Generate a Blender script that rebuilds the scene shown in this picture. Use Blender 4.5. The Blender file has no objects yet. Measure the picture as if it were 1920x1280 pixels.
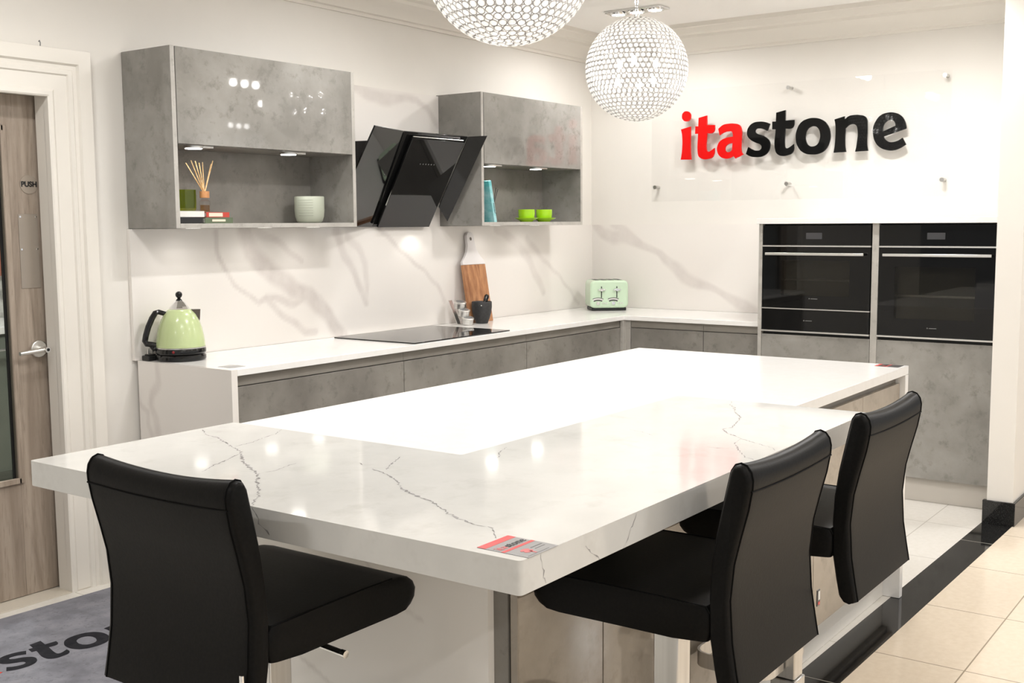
import bpy, bmesh, math, random
from mathutils import Vector, Matrix
random.seed(7)
C = bpy.context.scene.collection
SC = bpy.context.scene
R = math.radians
PI = math.pi

# ---------------------------------------------------------------- camera
cam_data = bpy.data.cameras.new('camera')
cam = bpy.data.objects.new('camera', cam_data); C.objects.link(cam)
SC.camera = cam
yaw, pit, rol = 0.95428, -0.105745, -0.006619
fwd = Vector((math.sin(yaw)*math.cos(pit), math.cos(yaw)*math.cos(pit), math.sin(pit)))
rgt = Vector((math.cos(yaw), -math.sin(yaw), 0)); upv = rgt.cross(fwd)
r2 = rgt*math.cos(rol) + upv*math.sin(rol); u2 = upv*math.cos(rol) - rgt*math.sin(rol)
m = Matrix((r2, u2, -fwd)).transposed().to_4x4(); m.translation = Vector((-6.568, -4.0799, 1.4737))
cam.matrix_world = m
cam_data.sensor_width = 36; cam_data.lens = 2110.0/1920*36
cam_data.shift_x = -21.7/1920; cam_data.shift_y = 2.5/1920
cam_data.clip_start = 0.02

# ---------------------------------------------------------------- world, exposure
w = bpy.data.worlds.new('world'); SC.world = w; w.use_nodes = True
bg = w.node_tree.nodes['Background']
# the open showroom round the kitchen: bright and warm towards -y (shop floor), dimmer towards -x
wn = w.node_tree.nodes; wl = w.node_tree.links
tc = wn.new('ShaderNodeTexCoord'); sp_ = wn.new('ShaderNodeSeparateXYZ'); wl.new(tc.outputs['Generated'], sp_.inputs[0])
mrw = wn.new('ShaderNodeMapRange'); mrw.inputs[1].default_value = 0.15; mrw.inputs[2].default_value = -0.9; mrw.inputs[3].default_value = 0; mrw.inputs[4].default_value = 1
wl.new(sp_.outputs[1], mrw.inputs[0])
rw = wn.new('ShaderNodeMix'); rw.data_type = 'RGBA'; rw.inputs[6].default_value = (.23, .23, .23, 1); rw.inputs[7].default_value = (.76, .76, .76, 1)
wl.new(mrw.outputs[0], rw.inputs[0]); wl.new(rw.outputs[2], bg.inputs[0]); bg.inputs[1].default_value = 0.80
SC.view_settings.view_transform = 'Standard'; SC.view_settings.look = 'None'
SC.view_settings.gamma = 1; SC.view_settings.exposure = 0.47
SC.view_settings.use_curve_mapping = False

def spot(name, loc, power, size, blend=0.6, rad=0.06, col=(1, .99, .985), target=None):
    d = bpy.data.lights.new(name, 'SPOT'); d.energy = power; d.spot_size = R(size); d.spot_blend = blend
    d.shadow_soft_size = rad; d.color = col
    o = bpy.data.objects.new(name, d); C.objects.link(o); o.location = loc
    if target:
        o.rotation_euler = (Vector(target)-Vector(loc)).to_track_quat('-Z', 'Y').to_euler()
    return o
# ceiling fittings most added for light: (x, y, direction along x?, watts)
FITTINGS = [(-0.73, -0.76, 0, 22), (-2.75, -0.95, 1, 20), (-4.75, -0.95, 1, 24), (-1.15, -2.25, 0, 50), (-3.2, -2.05, 1, 50), (-4.75, -2.55, 1, 34),
            (-0.07, -4.01, 1, 45), (-2.6, -4.01, 1, 32), (-5.1, -4.3, 1, 22), (1.2, -5.1, 1, 40), (2.6, -7.2, 1, 40),
            (-7.3, -2.2, 0, 26), (-6.9, -5.6, 1, 45), (-3.8, -6.2, 1, 45)]
CEIL = 2.70
for i, (x, y, ax, p) in enumerate(FITTINGS):
    for k in (-1, 0, 1):
        spot('ceiling_spot', (x+k*.122*ax, y+k*.122*(1-ax), CEIL-0.05), p/3, 177, 0.62, 0.03)
spot('next_room_fill', (-3.7, 1.2, 2.55), 110, 160, .8, .06)  # added lamp without a fitting, brightens the view through the door glass

# ---------------------------------------------------------------- materials
def srgb(r, g, b):
    f = lambda c: (c/255/12.92) if c/255 <= 0.04045 else ((c/255+0.055)/1.055)**2.4
    return (f(r), f(g), f(b), 1)
def mat(name, col, rough=0.5, metal=0.0, spec=0.5, coat=0.0, emit=None, estr=0, trans=0.0, ior=1.45):
    m = bpy.data.materials.new(name); m.use_nodes = True
    b = m.node_tree.nodes['Principled BSDF']
    b.inputs['Base Color'].default_value = col; b.inputs['Roughness'].default_value = rough
    b.inputs['Metallic'].default_value = metal; b.inputs['Specular IOR Level'].default_value = spec
    b.inputs['Coat Weight'].default_value = coat; b.inputs['Coat Roughness'].default_value = 0.03
    b.inputs['Transmission Weight'].default_value = trans; b.inputs['IOR'].default_value = ior
    if emit: b.inputs['Emission Color'].default_value = emit; b.inputs['Emission Strength'].default_value = estr
    return m
def N(m, t, **kw):
    n = m.node_tree.nodes.new(t)
    for k, v in kw.items():
        if k in n.inputs: n.inputs[k].default_value = v
        else: setattr(n, k, v)
    return n
def L(m, a, b): m.node_tree.links.new(a, b)
def noise_mat(name, c1, c2, scale=3, detail=6, rough=0.5, stretch=(1, 1, 1), lo=.35, hi=.65, spec=.5, coat=0, bump=0, c3=None, scale2=30, metal=0, dist=0.0):
    """two-tone procedural material on object coordinates, c3 adds fine specks"""
    m = mat(name, c1, rough, metal, spec, coat)
    b = m.node_tree.nodes['Principled BSDF']
    g = N(m, 'ShaderNodeNewGeometry')
    mp = N(m, 'ShaderNodeMapping'); mp.inputs['Scale'].default_value = stretch
    L(m, g.outputs['Position'], mp.inputs[0])
    n1 = N(m, 'ShaderNodeTexNoise', Scale=scale, Detail=detail, Roughness=0.6, Distortion=dist); L(m, mp.outputs[0], n1.inputs['Vector'])
    r1 = N(m, 'ShaderNodeValToRGB'); r1.color_ramp.elements[0].position = lo; r1.color_ramp.elements[1].position = hi
    r1.color_ramp.elements[0].color = c1; r1.color_ramp.elements[1].color = c2
    L(m, n1.outputs['Fac'], r1.inputs[0]); out = r1.outputs[0]
    if c3:
        n2 = N(m, 'ShaderNodeTexNoise', Scale=scale2, Detail=4, Roughness=0.7); L(m, mp.outputs[0], n2.inputs['Vector'])
        r2_ = N(m, 'ShaderNodeValToRGB'); r2_.color_ramp.elements[0].position = .54; r2_.color_ramp.elements[1].position = .82
        r2_.color_ramp.elements[0].color = (0, 0, 0, 1); r2_.color_ramp.elements[1].color = (1, 1, 1, 1)
        L(m, n2.outputs['Fac'], r2_.inputs[0])
        mx = N(m, 'ShaderNodeMix', data_type='RGBA'); L(m, r2_.outputs[0], mx.inputs[0]); L(m, out, mx.inputs[6]); mx.inputs[7].default_value = c3
        out = mx.outputs[2]
    L(m, out, b.inputs['Base Color'])
    if bump:
        bp_ = N(m, 'ShaderNodeBump', Strength=bump, Distance=0.002); L(m, n1.outputs['Fac'], bp_.inputs['Height']); L(m, bp_.outputs[0], b.inputs['Normal'])
    return m
def clear_mat(name, tint=(1, 1, 1, 1), gl=0.05, rough=0.0, edge=0.25):
    """thin clear sheet: transparent, glossy more at grazing angles"""
    m = bpy.data.materials.new(name); m.use_nodes = True; nt = m.node_tree; nt.nodes.clear()
    o = nt.nodes.new('ShaderNodeOutputMaterial'); mx = nt.nodes.new('ShaderNodeMixShader'); t = nt.nodes.new('ShaderNodeBsdfTransparent')
    g = nt.nodes.new('ShaderNodeBsdfGlossy'); f = nt.nodes.new('ShaderNodeLayerWeight'); f.inputs[0].default_value = .5
    t.inputs[0].default_value = tint; g.inputs['Roughness'].default_value = rough
    p = nt.nodes.new('ShaderNodeMath'); p.operation = 'POWER'; p.inputs[1].default_value = 4
    a = nt.nodes.new('ShaderNodeMath'); a.operation = 'MULTIPLY_ADD'; a.inputs[1].default_value = edge; a.inputs[2].default_value = gl
    nt.links.new(f.outputs['Facing'], p.inputs[0]); nt.links.new(p.outputs[0], a.inputs[0]); nt.links.new(a.outputs[0], mx.inputs[0])
    nt.links.new(t.outputs[0], mx.inputs[1]); nt.links.new(g.outputs[0], mx.inputs[2]); nt.links.new(mx.outputs[0], o.inputs[0])
    return m
def vein_mat(name, base, vein, rough=.15, mottling=0.03):
    m = mat(name, base, rough)
    b = m.node_tree.nodes['Principled BSDF']
    a = N(m, 'ShaderNodeAttribute', attribute_name='vein')
    g = N(m, 'ShaderNodeNewGeometry'); n = N(m, 'ShaderNodeTexNoise', Scale=14.0, Detail=6.0); L(m, g.outputs['Position'], n.inputs['Vector'])
    mu = N(m, 'ShaderNodeMath', operation='MULTIPLY'); L(m, a.outputs['Fac'], mu.inputs[0])
    mr = N(m, 'ShaderNodeMapRange'); mr.inputs[1].default_value = .3; mr.inputs[2].default_value = .7; mr.inputs[3].default_value = .55; mr.inputs[4].default_value = 1.0
    L(m, n.outputs['Fac'], mr.inputs[0]); L(m, mr.outputs[0], mu.inputs[1])
    mx = N(m, 'ShaderNodeMix', data_type='RGBA'); L(m, mu.outputs[0], mx.inputs[0]); mx.inputs[6].default_value = base; mx.inputs[7].default_value = vein
    L(m, mx.outputs[2], b.inputs['Base Color'])
    return m
def tile_mat(name, c1, c2, grout, x0, y0, w, h, g=.004, rough=.2):
    m = noise_mat(name, c1, c2, 40, 4, rough)
    b = m.node_tree.nodes['Principled BSDF']; src = b.inputs['Base Color'].links[0].from_socket
    geo = N(m, 'ShaderNodeNewGeometry'); sp = N(m, 'ShaderNodeSeparateXYZ'); L(m, geo.outputs['Position'], sp.inputs[0])
    outs = []
    for ax, o0, size in ((0, x0, w), (1, y0, h)):
        s = N(m, 'ShaderNodeMath', operation='SUBTRACT'); L(m, sp.outputs[ax], s.inputs[0]); s.inputs[1].default_value = o0
        d = N(m, 'ShaderNodeMath', operation='PINGPONG'); L(m, s.outputs[0], d.inputs[0]); d.inputs[1].default_value = size/2
        lt = N(m, 'ShaderNodeMath', operation='LESS_THAN'); L(m, d.outputs[0], lt.inputs[0]); lt.inputs[1].default_value = g/2
        outs.append(lt)
    mxm = N(m, 'ShaderNodeMath', operation='MAXIMUM'); L(m, outs[0].outputs[0], mxm.inputs[0]); L(m, outs[1].outputs[0], mxm.inputs[1])
    mx = N(m, 'ShaderNodeMix', data_type='RGBA'); L(m, mxm.outputs[0], mx.inputs[0]); L(m, src, mx.inputs[6]); mx.inputs[7].default_value = grout
    L(m, mx.outputs[2], b.inputs['Base Color'])
    return m

M = {}
M['wall'] = noise_mat('wall_paint', srgb(228, 224, 217), srgb(231, 227, 220), 2, 3, .7, spec=.2)
M['ceiling'] = noise_mat('ceiling_paint', srgb(243, 241, 237), srgb(245, 243, 239), 2, 3, .8, spec=.2)
M['trim'] = mat('trim_gloss_paint', srgb(228, 223, 214), .4)
M['concrete'] = noise_mat('concrete_gloss_laminate', srgb(130, 127, 121), srgb(162, 159, 153), 2.8, 10, .025, lo=.34, hi=.68, c3=srgb(114, 111, 105), scale2=17, spec=.55)
M['concrete_matt'] = noise_mat('concrete_laminate', srgb(118, 114, 108), srgb(148, 144, 137), 2.8, 10, .32, lo=.34, hi=.68, c3=srgb(101, 97, 91), scale2=17, spec=.4)
M['concrete_edge'] = noise_mat('concrete_edging', srgb(168, 164, 157), srgb(186, 182, 175), 6, 6, .35, c3=srgb(140, 136, 128), scale2=22)
M['channel'] = noise_mat('grey_channel_metal', srgb(128, 123, 115), srgb(138, 133, 125), 5, 3, .4)
M['quartz'] = noise_mat('white_quartz', srgb(238, 236, 232), srgb(241, 239, 236), 30, 4, .16)
M['barquartz'] = noise_mat('veined_white_quartz', srgb(208, 207, 203), srgb(214, 213, 209), 7, 6, .07, c3=srgb(198, 196, 191), scale2=9)
M['crack'] = noise_mat('thin_dark_vein', srgb(118, 116, 116), srgb(190, 188, 186), 60, 4, .15, lo=.3, hi=.7)
M['marble'] = vein_mat('calacatta_slab', srgb(233, 228, 222), srgb(194, 185, 180), .14)
M['black_glass'] = mat('black_glass', (.004, .004, .004, 1), .03, spec=.42)
M['black_gloss'] = mat('black_gloss_paint', (.006, .006, .006, 1), .12)
M['black_matt'] = mat('black_matt_plastic', (.012, .012, .012, 1), .45)
M['hoodglass'] = mat('hood_black_glass', (.006, .006, .006, 1), .03, spec=.5)
M['dark_window'] = noise_mat('oven_window_glass', (.13, .125, .11, 1), (.16, .155, .14, 1), 4, 2, .3)
M['display'] = mat('oven_display', srgb(66, 66, 68), .2)
M['chrome'] = mat('chrome', (.82, .82, .82, 1), .06, 1)
M['steel'] = noise_mat('brushed_steel', (.58, .57, .55, 1), (.68, .67, .65, 1), 60, 2, .28, (1, 1, .03), metal=1)
M['alu'] = mat('bright_aluminium', (.78, .77, .74, 1), .35, 1)
M['leather'] = noise_mat('black_leather', (.0045, .0043, .004, 1), (.0072, .0068, .0062, 1), 160, 4, .42, bump=.10, spec=.12)
M['piping'] = mat('black_piping', (.004, .004, .004, 1), .6, spec=.1)
M['oak'] = noise_mat('grey_oak_veneer', srgb(140, 126, 112), srgb(172, 158, 143), 3.0, 8, .5, (7, 7, .55), c3=srgb(122, 108, 95), scale2=14, dist=.6)
M['tile'] = tile_mat('white_floor_tile', srgb(226, 222, 214), srgb(231, 227, 220), srgb(196, 191, 182), -1.61, -2.56, .6, .6, .005, .12)
M['beige'] = tile_mat('beige_floor_tile', srgb(229, 214, 193), srgb(235, 221, 201), srgb(160, 146, 126), -2.23, -3.195, .593, .593, .005, .16)
M['granite'] = noise_mat('black_granite', (.006, .006, .006, 1), (.012, .012, .012, 1), 30, 3, .06, c3=(.10, .10, .095, 1), scale2=210)
M['matgrey'] = noise_mat('grey_mat_pile', srgb(120, 120, 127), srgb(142, 142, 149), 9, 6, .95, spec=.1, c3=srgb(98, 98, 104), scale2=60)
M['matblack'] = noise_mat('black_mat_pile', srgb(38, 38, 42), srgb(48, 48, 52), 40, 4, .95, spec=.1)
M['matred'] = mat('red_mat_pile', srgb(216, 70, 58), .95, spec=.1)
M['red'] = mat('red_acrylic', srgb(214, 14, 12), .12, spec=.4)
M['black_acrylic'] = mat('black_acrylic', (.004, .004, .004, 1), .03, spec=.28)
M['signglass'] = clear_mat('clear_sign_glass', (1, 1, 1, 1), .035, 0, 0.0)
M['doorglass'] = clear_mat('door_glass', (.86, .88, .86, 1), .06)
M['mint'] = mat('pale_green_enamel', srgb(184, 198, 146), .22, coat=.4)
M['mint2'] = mat('mint_enamel', srgb(196, 218, 190), .25, coat=.4)
M['lime'] = mat('lime_glaze', srgb(160, 205, 28), .15, coat=.5)
M['sage'] = mat('sage_stoneware', srgb(172, 176, 160), .5)
M['greenglass'] = clear_mat('olive_green_glass', (.74, .80, .20, 1), .06, .05)
M['clearglass'] = clear_mat('clear_bottle_glass', (.94, .92, .90, 1), .05)
M['amber'] = clear_mat('amber_oil', (.90, .72, .52, 1), .0)
M['wood_cap'] = noise_mat('beech_wood', srgb(176, 124, 80), srgb(196, 144, 98), 20, 3, .5)
M['reed'] = noise_mat('rattan_reed', srgb(214, 170, 112), srgb(236, 206, 160), 90, 2, .6)
M['acacia'] = noise_mat('acacia_wood', srgb(142, 92, 58), srgb(190, 138, 96), 4, 6, .45, (9, 9, .8), dist=.5)
M['whitepaint'] = mat('white_lacquer', srgb(222, 218, 216), .3)
M['mortar'] = noise_mat('charcoal_stone', srgb(40, 40, 40), srgb(50, 50, 50), 60, 4, .55)
M['paper'] = mat('white_pages', srgb(224, 222, 216), .7)
M['bookblack'] = mat('black_cover', srgb(34, 34, 34), .4)
M['bookgreen'] = mat('moss_green_cover', srgb(96, 108, 84), .4)
M['bookred'] = mat('red_cover', srgb(190, 70, 58), .4)
M['bookcream'] = mat('cream_cover', srgb(226, 214, 194), .5)
M['bookteal'] = noise_mat('teal_blue_cover', srgb(84, 176, 178), srgb(168, 212, 216), 9, 3, .4, (1, 1, 2))
M['labelgrey'] = mat('grey_label_print', srgb(150, 149, 149), .3)
M['labeldark'] = mat('charcoal_label_print', srgb(58, 56, 56), .3)
M['labelred'] = mat('red_label_print', srgb(218, 74, 74), .3)
M['labelpink'] = mat('faded_red_label_print', srgb(205, 110, 112), .3)
M['print'] = mat('black_print', (.01, .01, .01, 1), .4)
M['greyprint'] = mat('grey_print', srgb(110, 110, 108), .4)
M['led'] = mat('led_diffuser', (1, 1, 1, 1), .4, emit=(1, .97, .92, 1), estr=9)
M['led2'] = mat('led_soft', (1, 1, 1, 1), .4, emit=(1, .97, .92, 1), estr=3)
M['lamp'] = mat('lamp_face', (1, 1, 1, 1), .4, emit=(1, .95, .87, 1), estr=14)
M['bulb'] = mat('lit_bulb', (1, 1, 1, 1), .4, emit=(1, .97, .93, 1), estr=34)
M['redlamp'] = mat('red_switch', srgb(120, 20, 24), .3)
M['olive'] = noise_mat('grey_green_lacquer', srgb(110, 116, 106), srgb(118, 124, 114), 4, 2, .3)
M['mosaic'] = noise_mat('mottled_grey_splashback', srgb(120, 118, 110), srgb(196, 194, 186), 14, 6, .4)
M['terracotta'] = mat('terracotta_panel', srgb(160, 98, 76), .5)
M['islandgloss'] = noise_mat('island_gloss_laminate', srgb(146, 136, 122), srgb(176, 165, 150), 2.6, 9, .05, lo=.36, hi=.66, c3=srgb(132, 121, 107), scale2=11, spec=.9)
M['plinthwhite'] = mat('white_plinth', srgb(224, 220, 212), .3)
# beads: crystal drops that scatter the light of the bulbs behind them
bm_ = bpy.data.materials.new('crystal_bead_glass'); bm_.use_nodes = True; nt = bm_.node_tree; nt.nodes.clear()
o_ = nt.nodes.new('ShaderNodeOutputMaterial'); m1 = nt.nodes.new('ShaderNodeMixShader'); m2 = nt.nodes.new('ShaderNodeMixShader')
tl = nt.nodes.new('ShaderNodeBsdfTranslucent'); df = nt.nodes.new('ShaderNodeBsdfDiffuse'); gl = nt.nodes.new('ShaderNodeBsdfGlossy')
tl.inputs[0].default_value = (.95, .94, .92, 1); df.inputs[0].default_value = (.92, .91, .89, 1); gl.inputs['Roughness'].default_value = .05
m1.inputs[0].default_value = .35; m2.inputs[0].default_value = .06; m3 = nt.nodes.new('ShaderNodeMixShader'); tr = nt.nodes.new('ShaderNodeBsdfTransparent'); m3.inputs[0].default_value = .22
nt.links.new(tl.outputs[0], m1.inputs[1]); nt.links.new(df.outputs[0], m1.inputs[2]); nt.links.new(m1.outputs[0], m2.inputs[1]); nt.links.new(gl.outputs[0], m2.inputs[2]); nt.links.new(m2.outputs[0], m3.inputs[1]); nt.links.new(tr.outputs[0], m3.inputs[2]); nt.links.new(m3.outputs[0], o_.inputs[0])
M['bead'] = bm_
M['wire'] = mat('nickel_wire', (.42, .41, .40, 1), .3, 1)

# ---------------------------------------------------------------- mesh helpers
class MB:
    def __init__(s): s.v = []; s.f = []; s.mi = []; s.cur = 0
    def mat(s, i): s.cur = i; return s
    def add(s, vs, fs):
        n = len(s.v); s.v += [tuple(v) for v in vs]
        for f in fs: s.f.append(tuple(i+n for i in f)); s.mi.append(s.cur)
        return s
    def box(s, x0, x1, y0, y1, z0, z1):
        v = [(x0, y0, z0), (x1, y0, z0), (x1, y1, z0), (x0, y1, z0), (x0, y0, z1), (x1, y0, z1), (x1, y1, z1), (x0, y1, z1)]
        return s.add(v, [(0, 3, 2, 1), (4, 5, 6, 7), (0, 1, 5, 4), (1, 2, 6, 5), (2, 3, 7, 6), (3, 0, 4, 7)])
    def prism(s, poly, z0, z1, ax='z'):
        """closed 2D polygon extruded along an axis (z: xy, x: yz, y: xz)"""
        def p(a, b, h): return (a, b, h) if ax == 'z' else ((h, a, b) if ax == 'x' else (a, h, b))
        n = len(poly)
        v = [p(a, b, z0) for a, b in poly] + [p(a, b, z1) for a, b in poly]
        f = [tuple(range(n))[::-1], tuple(range(n, 2*n))] + [(i, (i+1) % n, n+(i+1) % n, n+i) for i in range(n)]
        return s.add(v, f)
    def quad(s, a, b, c, d): return s.add([a, b, c, d], [(0, 1, 2, 3)])
    def cyl(s, a, b, r, seg=20, r1=None, cap=True):
        a = Vector(a); b = Vector(b); r1 = r if r1 is None else r1
        d = (b-a).normalized(); t = Vector((0, 0, 1)) if abs(d.z) < .9 else Vector((1, 0, 0)); u = d.cross(t).normalized(); v_ = d.cross(u)
        vs = []
        for c, q in ((a, r), (b, r1)):
            for i in range(seg):
                an = 2*PI*i/seg; vs.append(c+u*(math.cos(an)*q)+v_*(math.sin(an)*q))
        f = [(i, (i+1) % seg, seg+(i+1) % seg, seg+i) for i in range(seg)]
        if cap: f += [tuple(range(seg))[::-1], tuple(range(seg, 2*seg))]
        return s.add(vs, f)
    def tube(s, pts, r, seg=8, closed=False, flat=None):
        pts = [Vector(p) for p in pts]; n = len(pts); vs = []; u0 = None
        for i, p in enumerate(pts):
            a = pts[i-1] if (i > 0 or closed) else p; b = pts[(i+1) % n] if (i < n-1 or closed) else p
            d = (b-a).normalized()
            if u0 is None:
                t = Vector((0, 0, 1)) if abs(d.z) < .9 else Vector((1, 0, 0)); u = d.cross(t).normalized()
            else: u = (u0-d*u0.dot(d)).normalized()
            u0 = u; v_ = d.cross(u)
            rr = r[i] if isinstance(r, (list, tuple)) else r
            for k in range(seg):
                an = 2*PI*k/seg; vs.append(p+u*(math.cos(an)*rr)+v_*(math.sin(an)*rr*(flat or 1)))
        f = []
        for i in range(n if closed else n-1):
            for k in range(seg):
                j = (i+1) % n; f.append((i*seg+k, i*seg+(k+1) % seg, j*seg+(k+1) % seg, j*seg+k))
        if not closed: f += [tuple(range(seg))[::-1], tuple(range((n-1)*seg, n*seg))]
        return s.add(vs, f)
    def lathe(s, prof, c=(0, 0, 0), seg=40, arc=None):
        """prof: (radius, z) pairs from bottom to top; r=0 ends close"""
        vs = []; f = []; rows = []
        for r, z in prof:
            if r < 1e-6: rows.append([len(vs)]); vs.append((c[0], c[1], c[2]+z))
            else:
                rows.append(list(range(len(vs), len(vs)+seg)))
                for i in range(seg): an = 2*PI*i/seg; vs.append((c[0]+r*math.cos(an), c[1]+r*math.sin(an), c[2]+z))
        for a, b in zip(rows, rows[1:]):
            for i in range(seg):
                j = (i+1) % seg
                if len(a) == 1 and len(b) == 1: continue
                if len(a) == 1: f.append((a[0], b[j], b[i]))
                elif len(b) == 1: f.append((a[i], a[j], b[0]))
                else: f.append((a[i], a[j], b[j], b[i]))
        return s.add(vs, f)
    def sphere(s, c, r, seg=16, rings=10, sz=1):
        return s.lathe([(r*math.sin(PI*i/rings), -r*sz*math.cos(PI*i/rings)) for i in range(rings+1)], c, seg)
    def xf(s, mtx, start=0):
        for i in range(start, len(s.v)): s.v[i] = tuple(mtx @ Vector(s.v[i]))
        return s
ORIG = {}
def origin(o): return ORIG.get(o.name, Vector((0, 0, 0))) if o else Vector((0, 0, 0))
def build(name, mb, mats, parent=None, loc=None, bevel=0, bseg=2, smooth=35, label=None, recalc=True, attr=None):
    """link mb as ONE mesh object; coordinates are world ones (or local to a parent that stands at the origin)"""
    me = bpy.data.meshes.new(name)
    po = origin(parent); o0 = Vector(loc) if loc else po
    me.from_pydata([tuple(Vector(v)-o0) for v in mb.v], [], mb.f)
    for x in (mats if isinstance(mats, (list, tuple)) else [mats]): me.materials.append(x)
    me.polygons.foreach_set('material_index', mb.mi)
    if recalc:
        b = bmesh.new(); b.from_mesh(me); bmesh.ops.recalc_face_normals(b, faces=b.faces); b.to_mesh(me); b.free()
    if attr:
        a = me.attributes.new('vein', 'FLOAT', 'POINT'); a.data.foreach_set('value', attr)
    if smooth:
        me.polygons.foreach_set('use_smooth', [True]*len(me.polygons)); me.set_sharp_from_angle(angle=R(smooth))
    me.update()
    o = bpy.data.objects.new(name, me); C.objects.link(o)
    ORIG[o.name] = o0
    if parent: o.parent = parent; o.location = o0-po
    else: o.location = o0
    if bevel:
        md = o.modifiers.new('bevel', 'BEVEL'); md.width = bevel; md.segments = bseg; md.limit_method = 'ANGLE'; md.angle_limit = R(40); md.harden_normals = False
    if label: o['label'] = label
    return o
def thing(name, label, cat, loc=(0, 0, 0), group=None):
    o = bpy.data.objects.new(name, None); C.objects.link(o); o.location = loc; o.empty_display_size = .05
    ORIG[o.name] = Vector(loc); o['label'] = label; o['category'] = cat
    if group: o['group'] = group
    return o
def tag(o, label, cat, group=None):
    o['label'] = label; o['category'] = cat
    if group: o['group'] = group
    return o
def struct(o, label=None):
    o['kind'] = 'structure'
    if label: o['label'] = label
    return o
def dup(root, loc, rz, label):
    r = root.copy(); C.objects.link(r); r.location = loc; r.rotation_euler = (0, 0, rz); r['label'] = label
    for ch in list(root.children):
        c = ch.copy(); C.objects.link(c); c.parent = r
        for g in ch.children:
            d = g.copy(); C.objects.link(d); d.parent = c
    return r
def seg_dist(px, py, pts):
    best = 9
    for (x1, y1), (x2, y2) in zip(pts, pts[1:]):
        dx, dy = x2-x1, y2-y1; l2 = dx*dx+dy*dy+1e-12
        t = max(0, min(1, ((px-x1)*dx+(py-y1)*dy)/l2)); d = math.hypot(px-x1-t*dx, py-y1-t*dy)
        if d < best: best = d
    return best
def slab(mb, attr, ax, front, back, a0, a1, z0, z1, veins, step=.012):
    """slab standing on edge; its face at `front` is a grid carrying the vein strength"""
    na = max(2, int((a1-a0)/step)); nz = max(2, int((z1-z0)/step)); base = len(mb.v)
    P = (lambda a, h, z: (h, a, z)) if ax == 'x' else (lambda a, h, z: (a, h, z))
    vs = []
    for j in range(nz+1):
        for i in range(na+1):
            a = a0+(a1-a0)*i/na; z = z0+(z1-z0)*j/nz; vs.append(P(a, front, z))
            wob = .010*math.sin(a*9+z*13)+.004*math.sin(a*31-z*23)
            s = 0
            for pts, wd, st in veins:
                if not (min(p[0] for p in pts)-.15 < a < max(p[0] for p in pts)+.15): continue
                d = seg_dist(a+wob*.5, z+wob, pts); ww = wd*(1+.3*math.sin(a*9+z*7))
                s = max(s, st*max(0, min(1, (ww-d)/(ww*.55))))
            attr.append(s)
    f = [(j*(na+1)+i, j*(na+1)+i+1, (j+1)*(na+1)+i+1, (j+1)*(na+1)+i) for j in range(nz) for i in range(na)]
    mb.add(vs, f)
    n0 = len(mb.v)
    corner = [P(a0, front, z0), P(a1, front, z0), P(a1, front, z1), P(a0, front, z1), P(a0, back, z0), P(a1, back, z0), P(a1, back, z1), P(a0, back, z1)]
    mb.add(corner, [(0, 1, 5, 4), (1, 2, 6, 5), (2, 3, 7, 6), (3, 0, 4, 7), (4, 5, 6, 7)]); attr += [0]*8
def text_polys(letters, keys): return [(k, letters[k]) for k in keys]
def bez_letter(name, loops, mtx, extrude, m, parent):
    """one letter: bezier outline (corner / smooth points) filled, given thickness and turned into a mesh part"""
    cu = bpy.data.curves.new(name, 'CURVE'); cu.dimensions = '2D'; cu.fill_mode = 'BOTH'; cu.extrude = extrude/2; cu.resolution_u = 6
    for lp in loops:
        sp = cu.splines.new('BEZIER'); sp.bezier_points.add(len(lp)-1); sp.use_cyclic_u = True
        for bpnt, (a, b, c) in zip(sp.bezier_points, lp):
            bpnt.co = (a, b, 0); h = 'VECTOR' if c else 'AUTO'; bpnt.handle_left_type = h; bpnt.handle_right_type = h
    to = bpy.data.objects.new('tmp', cu); C.objects.link(to)
    dg = bpy.context.evaluated_depsgraph_get(); me = bpy.data.meshes.new_from_object(to.evaluated_get(dg))
    bpy.data.objects.remove(to); bpy.data.curves.remove(cu)
    me.name = name; me.transform(mtx); me.materials.clear(); me.materials.append(m)
    o = bpy.data.objects.new(name, me); C.objects.link(o); ORIG[o.name] = origin(parent); o.parent = parent
    return o
def word(txt, size, mtx, m, parent, name='lettering', extrude=.0006, bold=.0):
    """a printed word set in the built-in font, as a flat mesh part"""
    cu = bpy.data.curves.new(name, 'FONT'); cu.body = txt; cu.size = size; cu.align_x = 'CENTER'; cu.align_y = 'CENTER'; cu.extrude = extrude/2; cu.offset = bold
    to = bpy.data.objects.new('tmp', cu); C.objects.link(to)
    dg = bpy.context.evaluated_depsgraph_get(); me = bpy.data.meshes.new_from_object(to.evaluated_get(dg))
    bpy.data.objects.remove(to); bpy.data.curves.remove(cu)
    me.name = name; me.transform(mtx); me.materials.clear(); me.materials.append(m)
    o = bpy.data.objects.new(name, me); C.objects.link(o); ORIG[o.name] = origin(parent); o.parent = parent
    return o

# ================================================================ SETTING
def floor_poly(pts, z=0): return [(x, y, z) for x, y in pts]
SL = -0.0154
ya = lambda x: -2.7776+SL*(x+1.5)
yb = lambda x: -2.9187+SL*(x+1.5)
fl = MB()
fl.mat(0).add(floor_poly([(-9, ya(-9)), (4, ya(4)), (4, 3.2), (-9, 3.2)]), [(0, 1, 2, 3)])
fl.mat(1).add(floor_poly([(-9, yb(-9)), (4, yb(4)), (4, ya(4)), (-9, ya(-9))]), [(0, 1, 2, 3)])
fl.mat(2).add(floor_poly([(-9, -9), (4, -9), (4, yb(4)), (-9, yb(-9))]), [(0, 1, 2, 3)])
struct(build('floor', fl, [M['tile'], M['granite'], M['beige']], smooth=0, recalc=False), 'white kitchen tiles, black granite strip and beige showroom tiles')
gr = MB()
for x in (-3.16, -1.235, -5.1): gr.box(x-.002, x+.002, yb(x), ya(x), -.001, .0006)
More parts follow.
